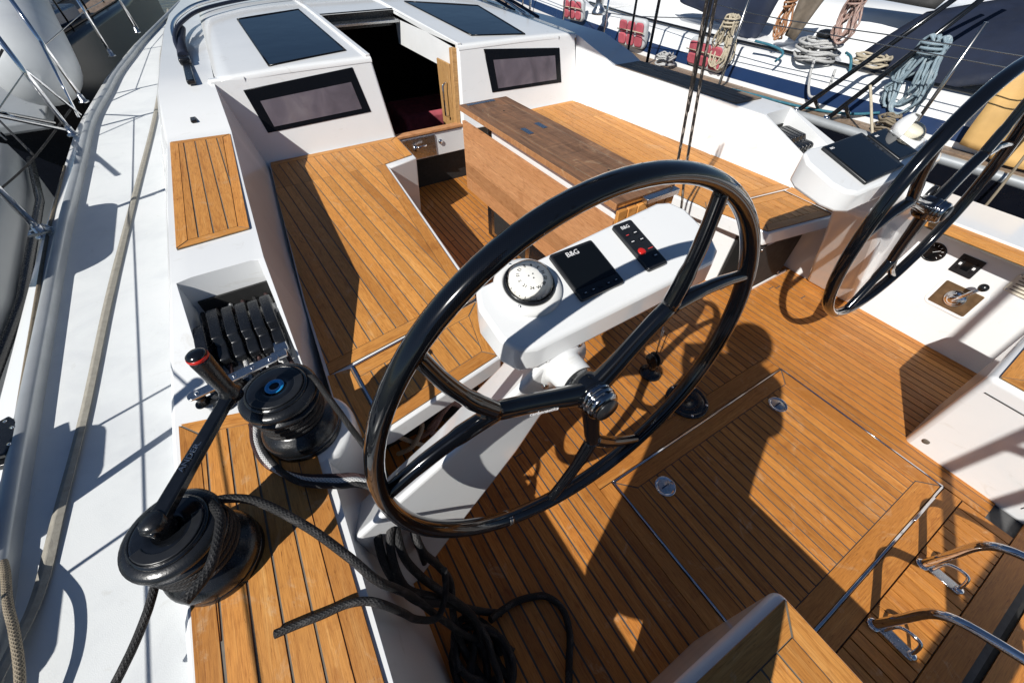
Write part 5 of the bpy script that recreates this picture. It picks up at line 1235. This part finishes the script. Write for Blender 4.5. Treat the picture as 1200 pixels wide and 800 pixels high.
# stanchions and lifelines of the neighbour
nl = [(3.56, .95, 'white topped stanchion of the neighbour beside the pale blue rope coil'), (3.53, 2.36, 'neighbour stanchion beside the cream rope hank'), (3.60, 3.95, 'neighbour stanchion just left of the middle pink cushion'), (3.78, 4.9, 'neighbour stanchion right of the farthest pink cushion'), (4.1, 6.3, 'far neighbour stanchion beyond the pink cushions')]
for x, y, lab in nl:
    t = thing('stanchion', lab, 'stanchion', (x, y, .49), 'stanchions of the neighbouring yacht')
    MB().tube([(x, y, .48), (x + .015, y, 1.12)], .011, 10).build('post', WIRE if y < 3 else CHROME, t); MB().lathe([(.028, 0), (.02, .02), (.014, .04)], 14, Matrix.Translation((x, y, .48))).build('base', STEEL, t)
for z, nm in ((.955, 'lower'), (1.01, 'upper')):
    m = MB(); m.tube(smooth_path([(3.60, -1.5, z), (3.575, .95, z), (3.545, 2.36, z - .01), (3.61, 3.95, z + (.10 if nm == 'upper' else -.15)), (3.79, 4.9, z), (4.1, 6.3, z)], 4), .0035, 6); tag(m.build('lifeline', WIRE), nm + ' wire guard line of the neighbouring yacht', 'lifeline')
# our own tall dark stays at the starboard rail
for x, y, lab, rr in ((3.10, 3.05, 'left one of the two black rods standing on the starboard rail', .010), (3.09, 2.80, 'right one of the two black rods standing on the starboard rail', .012)):
    t = thing('rigging_rod', lab, 'rigging', (x, y, .5)); MB().tube([(x, y, .50), (x - .02, y + .01, 1.75)], rr, 10).build('rod', BLACK, t); MB().tube([(x, y, .50), (x, y, .60)], rr * 1.35, 10).build('turnbuckle', CHROME, t)
    MB().tube([(x, y, .55), (x + .03, y - .25, .515)], .009, 8).build('strut', BLACK, t)
for k, (x, y) in enumerate(((3.02, 4.5), (3.0, 4.95), (2.96, 5.4))):
    t = thing('stanchion', ['starboard stanchion of our yacht nearest the black rods', 'middle one of our far starboard stanchions', 'farthest of our starboard stanchions'][k], 'stanchion', (x, y, .5), 'stanchions on our starboard rail')
    MB().tube([(x, y, .5), (x + .01, y, 1.15)], .012, 10).build('post', CHROME if k != 1 else BLACK, t); MB().lathe([(.03, 0), (.02, .02), (.014, .04)], 14, Matrix.Translation((x, y, .5))).build('base', STEEL, t)
# twin dark gangway tubes rising from the neighbour's rail
for k, (a, b_) in enumerate((((3.53, 1.66, .50), (3.95, 1.24, 1.20)), ((3.56, 1.45, .50), (4.02, 1.13, 1.22)))):
    t = thing('rail_tube', ['left one of two slanting dark tubes on the neighbour, left of the blue coil', 'right one of two slanting dark tubes on the neighbour, left of the blue coil'][k], 'rail tube', a)
    MB().tube([a, tuple(V(a) + (V(b_) - V(a)) * 1.4)], .016, 12).build('tube', BLACK, t); MB().lathe([(.028, 0), (.02, .03)], 14, Matrix.Translation(a)).build('foot', CHROME, t)
    MB().tube([tuple(V(a) + V((.06, -.05, .10))), tuple(V(a) + V((.22, -.05, .0)))], .012, 8).build('brace', BLACK, t)
def hank(c, w_, h, mat, label, n_=7, r_=.009, ax=V((0, 1, 0)), seed=1, name='rope_coil'):
    rnd = random.Random(seed); c = V(c); pts = []
    for k in range(n_ * 14 + 1):
        a = 2 * math.pi * k / 14; j = k // 14; dx = math.sin(j * 2.1) * w_ * .18; sw = w_ * (.30 + .18 * rnd.random()); 
        lw = 1 if math.sin(a) < 0 else .55
        off = V((-.03 - .045 * rnd.random() - .02 * math.sin(j), 0, 0))
        pts.append(c + off + ax * (dx + sw * math.cos(a) * lw) + V((0, 0, h * .5 * math.sin(a) - (0.06 * h * (j % 3) if math.sin(a) < 0 else 0))))
    t = thing(name, label, 'rope coil', tuple(c))
    rope('loops', pts, r_, mat, n=7, sm=2, parent=t)
    tp = [c + V((-.05 + .055 * math.cos(a), 0, h * .24 + .012 * a / 3)) + ax * (.33 * w_ * math.sin(a)) for a in [i * .6 for i in range(32)]]
    rope('gasket_turns', tp, r_, mat, n=7, sm=2, parent=t); return t
hank((3.82, 2.60, .77), .17, .34, R_CREAM, 'cream rope hank hanging from the neighbour guard wire by the mast falls', 15, .0075, seed=3)
hank((3.95, 2.24, .96), .09, .22, R_ORANGE, 'small orange rope hank near the top edge', 7, .007, seed=4)
hank((3.95, 1.78, 1.02), .13, .24, R_PINKR, 'pinkish rope hank at the top edge, right of the orange one', 13, .007, seed=5)
hank((3.92, 1.20, .81), .22, .38, R_BLUE, 'large pale blue rope coil hanging before the navy canvas', 17, .0085, seed=6)
def heap(c, r0, n_, mat, label, rr=.010, h=.08, seed=1):
    rnd = random.Random(seed); pts = []
    for k in range(n_ * 12):
        a = 2 * math.pi * k / 12; q = r0 * (.75 + .3 * math.sin(k * .13) + .12 * rnd.random())
        pts.append((c[0] + q * math.cos(a), c[1] + q * 1.05 * math.sin(a), c[2] + h * k / (n_ * 12) + .02 * rnd.random()))
    t = thing('rope_coil', label, 'rope coil', c); rope('loops', pts, rr, mat, n=7, sm=2, parent=t); return t
heap((3.96, 1.92, .735), .13, 11, R_WHITE, 'white rope with dark flecks coiled round the neighbour winch', .010, .12, 2)
rope('rope_end', [(3.86, 1.86, .78), (3.78, 1.80, .68), (3.76, 1.72, .56), (3.84, 1.66, .60), (3.90, 1.70, .72)], .009, R_WHITE, 'loop of white flecked rope hanging below the neighbour winch', 'rope')
heap((4.15, 1.60, .735), .10, 6, R_CREAM, 'loose cream and teal rope heap right of the neighbour winch', .008, .06, 8)
rope('rope_end', [(4.05, 1.75, .80), (3.96, 1.66, .79), (3.92, 1.60, .70), (3.90, 1.58, .60), (3.86, 1.60, .52)], .009, R_TEAL, 'teal line falling over the white coaming right of the neighbour winch', 'rope')
rope('rope_end', [(3.60, 2.28, .50), (3.66, 2.05, .495), (3.66, 1.85, .50), (3.72, 1.62, .50), (3.78, 1.40, .52), (3.83, 1.25, .56)], .009, R_TEAL, 'teal line lying along the neighbour teak deck', 'rope')
rope('rope_end', [(3.80, 2.35, .80), (3.82, 2.2, .79), (3.83, 2.1, .76), (3.80, 2.12, .70)], .009, R_TEAL, 'short teal line end at the left of the neighbour winch', 'rope')
heap((3.70, 1.12, .50), .07, 7, R_TAN, 'small grey rope heap on the neighbour teak deck under the blue coil', .007, .09, 11)
heap((3.66, 3.10, .50), .08, 8, R_WHITE, 'white rope heap on the neighbour deck between the pink cushions', .008, .10, 12)
rope('fender_line', [(3.56, 1.30, .75), (3.50, 1.18, .62), (3.44, 1.05, .46), (3.40, 1.02, .30), (3.42, 1.10, .34), (3.46, 1.14, .48)], .008, R_CREAM, 'cream fender line looped over the neighbour rail beside the far pod', 'rope')
rope('fender_line', [(3.62, .43, .80), (3.52, .40, .62), (3.42, .37, .46), (3.38, .36, .36), (3.34, .37, .28)], .007, R_TAN, 'tan fender line hanging over the black gap at the right', 'rope')
heap((3.36, .36, .30), .028, 4, R_CREAM, 'knot of cream line at the right edge, hanging over the dark gap', .007, .05, 14)
def nwinch(x, y, z, lab):
    t = thing('winch', lab, 'winch', (x, y, z)); M = Matrix.Translation((x, y, z))
    MB().lathe([(.075, 0), (.078, .02), (.06, .05), (.045, .07), (.045, .13), (.055, .15)], 28, M).build('drum', STEEL, t)
    MB().lathe([(.060, .148), (.062, .17), (.05, .185), (.02, .195), (0, .195)], 28, M).build('cap', BLACKP, t)
nwinch(3.98, 1.92, .728, 'neighbour winch wrapped in white flecked rope')
nwinch(3.85, 4.35, .728, 'distant neighbour winch beyond the pink cushions')
def cushion(c, w_, h, lab, rot):
    t = thing('cushion', lab, 'cushion', c, 'pink cushions on the neighbour deck'); M = Matrix.Translation(c) @ Matrix.Rotation(rot, 4, 'Z') @ Matrix(((0, 0, 1, 0), (1, 0, 0, 0), (0, 1, 0, 0), (0, 0, 0, 1))) @ Matrix.Rotation(R(-8), 4, 'X')
    MB().prism(rrect(w_, h, .05, 5), -.03, .03, M).build('case', RIBG, t, .02, 3)
    for i in range(3):
        for j in range(2):
            MB().prism(rrect(w_ / 3 - .020, h / 2 - .028, .03, 5), -.048, -.026, M @ Matrix.Translation(((i - 1) * (w_ / 3 - .012), (j - .5) * (h / 2 - .02), 0))).build('quilted_pad', PINK, t, .016, 4)
    m = MB(); m.tube([M @ V((-w_ / 2, h * .1, -.05)), M @ V((0, h * .12, -.056)), M @ V((w_ / 2, h * .1, -.05))], .005, 6); m.build('strap', R_CREAM, t)
cushion((3.80, 3.72, .66), .36, .25, 'pink cushion in a grey case, the middle one on the neighbour deck', R(6))
cushion((3.80, 2.76, .64), .42, .22, 'pink cushion nearest the cream rope hank', R(-4))
cushion((3.98, 4.95, .70), .34, .22, 'farthest pink cushion, at the top edge behind the stanchions', R(8))
# canvas covers
def cloth(name, label, grid, mat, th=.015, fold=.02, seed=0):
    rows = len(grid); cols = len(grid[0]); m = MB(); U = 5; P = []
    for i in range((rows - 1) * U + 1):
        row = []
        for j in range((cols - 1) * U + 1):
            a, b_ = min(i // U, rows - 2), min(j // U, cols - 2); s_, t_ = (i - a * U) / U, (j - b_ * U) / U
            p = (V(grid[a][b_]) * (1 - s_) + V(grid[a + 1][b_]) * s_) * (1 - t_) + (V(grid[a][b_ + 1]) * (1 - s_) + V(grid[a + 1][b_ + 1]) * s_) * t_
            p += V((math.sin(j * 1.1 + seed) + .6 * math.sin(i * .7 + j * .4), .4 * math.sin(j * .9 + i * .3), .5 * math.sin(i * .8 + seed))) * fold; row.append(p)
        P.append(row)
    n_ = len(P[0]); vs = [p for r_ in P for p in r_]
    m.add(vs, [(i * n_ + j, i * n_ + j + 1, (i + 1) * n_ + j + 1, (i + 1) * n_ + j) for i in range(len(P) - 1) for j in range(n_ - 1)], True)
    o = m.build(name, mat); md = o.modifiers.new('solid', 'SOLIDIFY'); md.thickness = th; return tag(o, label, 'canvas cover')
cloth('boom_cover', 'navy canvas cover draped down beside the cream rope hank at the top edge', [[(4.25, 3.75, 1.05), (4.30, 3.2, 1.06), (4.3, 2.55, 1.06)], [(4.22, 3.55, .90), (4.25, 3.1, .86), (4.25, 2.60, .80)], [(4.20, 3.3, .86), (4.22, 2.75, .72), (4.22, 2.62, .70)]], NAVY, fold=.014)
cloth('sprayhood', 'large navy canvas sprayhood of the neighbour at the upper right', [[(4.25, 1.72, .78), (4.45, 1.55, 1.02), (4.9, 1.2, 1.12), (5.2, .6, 1.14)], [(4.15, 1.42, .70), (4.28, 1.28, .90), (4.5, .9, 1.06), (4.7, .3, 1.08)], [(4.05, 1.12, .70), (4.08, .95, .76), (4.15, .70, .84), (4.3, .2, .9)]], NAVY, fold=.010, seed=2)
cloth('hatch_cover', 'black canvas flap at the top edge between the pink hank and the slanting tubes', [[(4.5, 2.10, 1.18), (4.55, 1.45, 1.20)], [(4.42, 1.95, 1.08), (4.45, 1.50, 1.06)]], BLACKM, fold=.01)
cloth('dan_buoy_cover', 'yellow canvas cover at the right edge behind the far steering wheel', [[(3.86, .78, .92), (3.86, .62, .96), (3.90, .20, .98)], [(3.80, .74, .72), (3.78, .55, .72), (3.80, .20, .72)], [(3.78, .73, .53), (3.74, .50, .50), (3.76, .20, .50)]], YELLOW, fold=.016, seed=5)
cloth('wind_scoop', 'brown canvas strip hanging at the top edge left of the orange hank', [[(4.2, 2.36, 1.12), (4.25, 2.15, 1.14)], [(4.12, 2.30, .82), (4.12, 2.20, .80)]], GALV, fold=.01)
# brown weathered trim along our starboard quarter
m = MB(); m.tube([(souter(y) - .03, y, .515) for y in (-1.2, -.6, 0, .5, .9)], .014, 8); tag(m.build('edge_trim', GALV), 'worn brown trim along the outer edge of the starboard quarter', 'trim')
# far boats beyond the neighbour
fb = thing('moored_boat', 'white boat farther off, seen past the neighbour at the top edge', 'boat', (9, 4, -1))
MB().prism([(7.6, -3), (11, -3), (11, 14), (8.6, 14)], -1.2, 1.0).build('hull', GEL, fb, .1, 3)
MB().prism([(8.4, -1), (10.6, -1), (10.6, 8), (8.8, 8)], 1.0, 1.5).build('cabin', GEL, fb, .1, 3)
MB().box((8.3, -3, .95), (8.5, 13, 1.15)).build('blue_cover', plain('bright blue canvas', (.02, .16, .42), .7, var=.2, scale=5), fb, .03)

# ================================================================== PHOTOGRAPHER (behind the lens, seen in the picture by the shadow)
ph = thing('person', 'person in dark clothes behind the camera, seen as the shadow on the floor', 'person', (-.03, -.2, 0))
def skin_mesh(name, verts, edges, radii, mat, parent, sub=2, root=0):
    me = bpy.data.meshes.new(name); org = parent_origin(parent); me.from_pydata([tuple(V(v) - org) for v in verts], edges, []); me.update()
    o = bpy.data.objects.new(name, me); COL.objects.link(o); o.parent = parent
    md = o.modifiers.new('skin', 'SKIN'); 
    for i, r_ in enumerate(radii):
        sv = me.skin_vertices[0].data[i]; sv.radius = r_ if isinstance(r_, tuple) else (r_, r_); sv.use_root = (i == root)
    md.use_smooth_shade = True; s_ = o.modifiers.new('sub', 'SUBSURF'); s_.levels = sub; s_.render_levels = sub
    me.materials.append(mat); return o
px_, py_ = -.03, -.215
fw = V((.53, .85, 0)).normalized(); rt = V((.85, -.53, 0)).normalized()
def B_(r_, f_, z): p = V((px_, py_, 0)) + rt * r_ + fw * f_; return (p.x, p.y, z)
bv = [B_(0, -.02, .96), B_(0, -.02, 1.12), B_(0, -.03, 1.32), B_(0, -.03, 1.47), B_(0, -.01, 1.56), B_(0, .01, 1.62),
      B_(.10, -.02, .90), B_(.12, .01, .50), B_(.12, -.02, .09), B_(.12, .06, .05),
      B_(-.10, -.02, .90), B_(-.12, .01, .50), B_(-.12, -.02, .09), B_(-.12, .06, .05),
      B_(.18, -.03, 1.45), B_(.27, -.02, 1.22), B_(.16, .10, 1.40),
      B_(-.18, -.03, 1.45), B_(-.27, -.02, 1.22), B_(-.12, .10, 1.40)]
be = [(0, 1), (1, 2), (2, 3), (3, 4), (4, 5), (0, 6), (6, 7), (7, 8), (8, 9), (0, 10), (10, 11), (11, 12), (12, 13), (3, 14), (14, 15), (15, 16), (3, 17), (17, 18), (18, 19)]
br = [(.15, .11), (.14, .10), (.16, .11), (.13, .09), .055, .05, .10, .068, .045, .04, .10, .068, .045, .04, .065, .048, .032, .065, .048, .032]
skin_mesh('body', bv, be, br, CLOTH, ph)
ct = MB(); vs = []
for r_, d_, z in ((.225, .125, .62), (.23, .13, .85), (.225, .13, 1.05), (.235, .13, 1.25), (.25, .13, 1.42), (.235, .115, 1.52), (.16, .10, 1.60), (.09, .08, 1.66)):
    for k in range(24):
        a = 2 * math.pi * k / 24; vs.append(V((px_, py_, z)) + rt * r_ * math.cos(a) + fw * (d_ * math.sin(a) - .03))
ct.add(vs, [(i * 24 + k, i * 24 + (k + 1) % 24, (i + 1) * 24 + (k + 1) % 24, (i + 1) * 24 + k) for i in range(7) for k in range(24)], True); ct.f.append(list(range(24))[::-1])
ct.build('coat', CLOTH, ph)
hm = MB(); hc = V(B_(.01, -.01, 1.77)); prof = []
for k in range(13):
    a = R(-90 + 15 * k); prof.append((.080 * math.cos(a) if k else 0.0, .115 * math.sin(a)))
prof[0] = (.02, -.12); prof[-1] = (0, .115)
hd_m = hm.lathe(prof, 24, Matrix.Translation(hc) @ Matrix.Rotation(math.atan2(fw.y, fw.x), 4, 'Z')).build('head', SKIN, ph)
MB().lathe([(.112 * math.cos(R(a)), .12 * math.sin(R(a)) + .03) for a in range(-20, 90, 10)] + [(0, .15)], 24, Matrix.Translation(hc - fw * .012), False).build('hair', plain('dark hair', (.03, .02, .015), .6, var=.3, scale=60, bmp=.4, bscale=150), hd_m)
nz = MB(); nz.tube([hc + fw * .078 + V((0, 0, .015)), hc + fw * .100 + V((0, 0, -.015)), hc + fw * .085 + V((0, 0, -.025))], [.008, .012, .008], 8); nz.build('nose', SKIN, hd_m)
for s_ in (-1, 1):
    MB().lathe([(.010, -.004), (.011, .0), (0, .005)], 12, look(hc + fw * .076 + rt * .03 * s_ + V((0, 0, .012)), fw), False).build('eye', PRINT, hd_m)
    MB().tube([hc + rt * .082 * s_ + V((0, 0, .02)), hc + rt * .088 * s_ + V((0, 0, -.02))], [.016, .010], 8).build('ear', SKIN, hd_m)
MB().tube([hc + fw * .082 - rt * .022 + V((0, 0, -.052)), hc + fw * .088 + V((0, 0, -.053)), hc + fw * .082 + rt * .022 + V((0, 0, -.052))], [.004, .006, .004], 8).build('mouth', PINK, hd_m)
vw = V((.36349362, .57512237, -.7328756)); rg = V((.84939718, -.52770542, .00717075)); up_ = V((.3826, .6251, .6803)); c0 = V((0, 0, 1.5)) - vw * .03
for s_, wr in ((1, V(B_(.16, .10, 1.40))), (-1, V(B_(-.12, .10, 1.40)))):
    palm = c0 + rg * .085 * s_ - up_ * .02 - vw * .03
    hv = [tuple(wr), tuple(wr.lerp(palm, .55)), tuple(palm)]; he = [(0, 1), (1, 2)]; hr = [.026, .026, (.030, .020)]
    for k in range(4):
        b0 = palm + up_ * (.030 - .018 * k); i0 = len(hv)
        hv += [tuple(b0 - rg * .01 * s_), tuple(b0 + vw * .018 - rg * .016 * s_), tuple(b0 + vw * .022 - rg * .034 * s_)]
        he += [(2, i0), (i0, i0 + 1), (i0 + 1, i0 + 2)]; hr += [.009, .008, .0075]
    i0 = len(hv); hv += [tuple(palm - vw * .02 - rg * .02 * s_), tuple(palm - vw * .022 - rg * .045 * s_)]; he += [(2, i0), (i0, i0 + 1)]; hr += [.010, .0085]
    skin_mesh('hand', hv, he, hr, SKIN, ph, 2)
mp_ = Matrix((rg, up_, -vw)).transposed().to_4x4(); mp_.translation = c0
tag(MB().prism(rrect(.155, .076, .010), -.004, .004, mp_).build('phone', BEZEL, None, .001), 'black phone held up by the person behind the lens', 'phone')
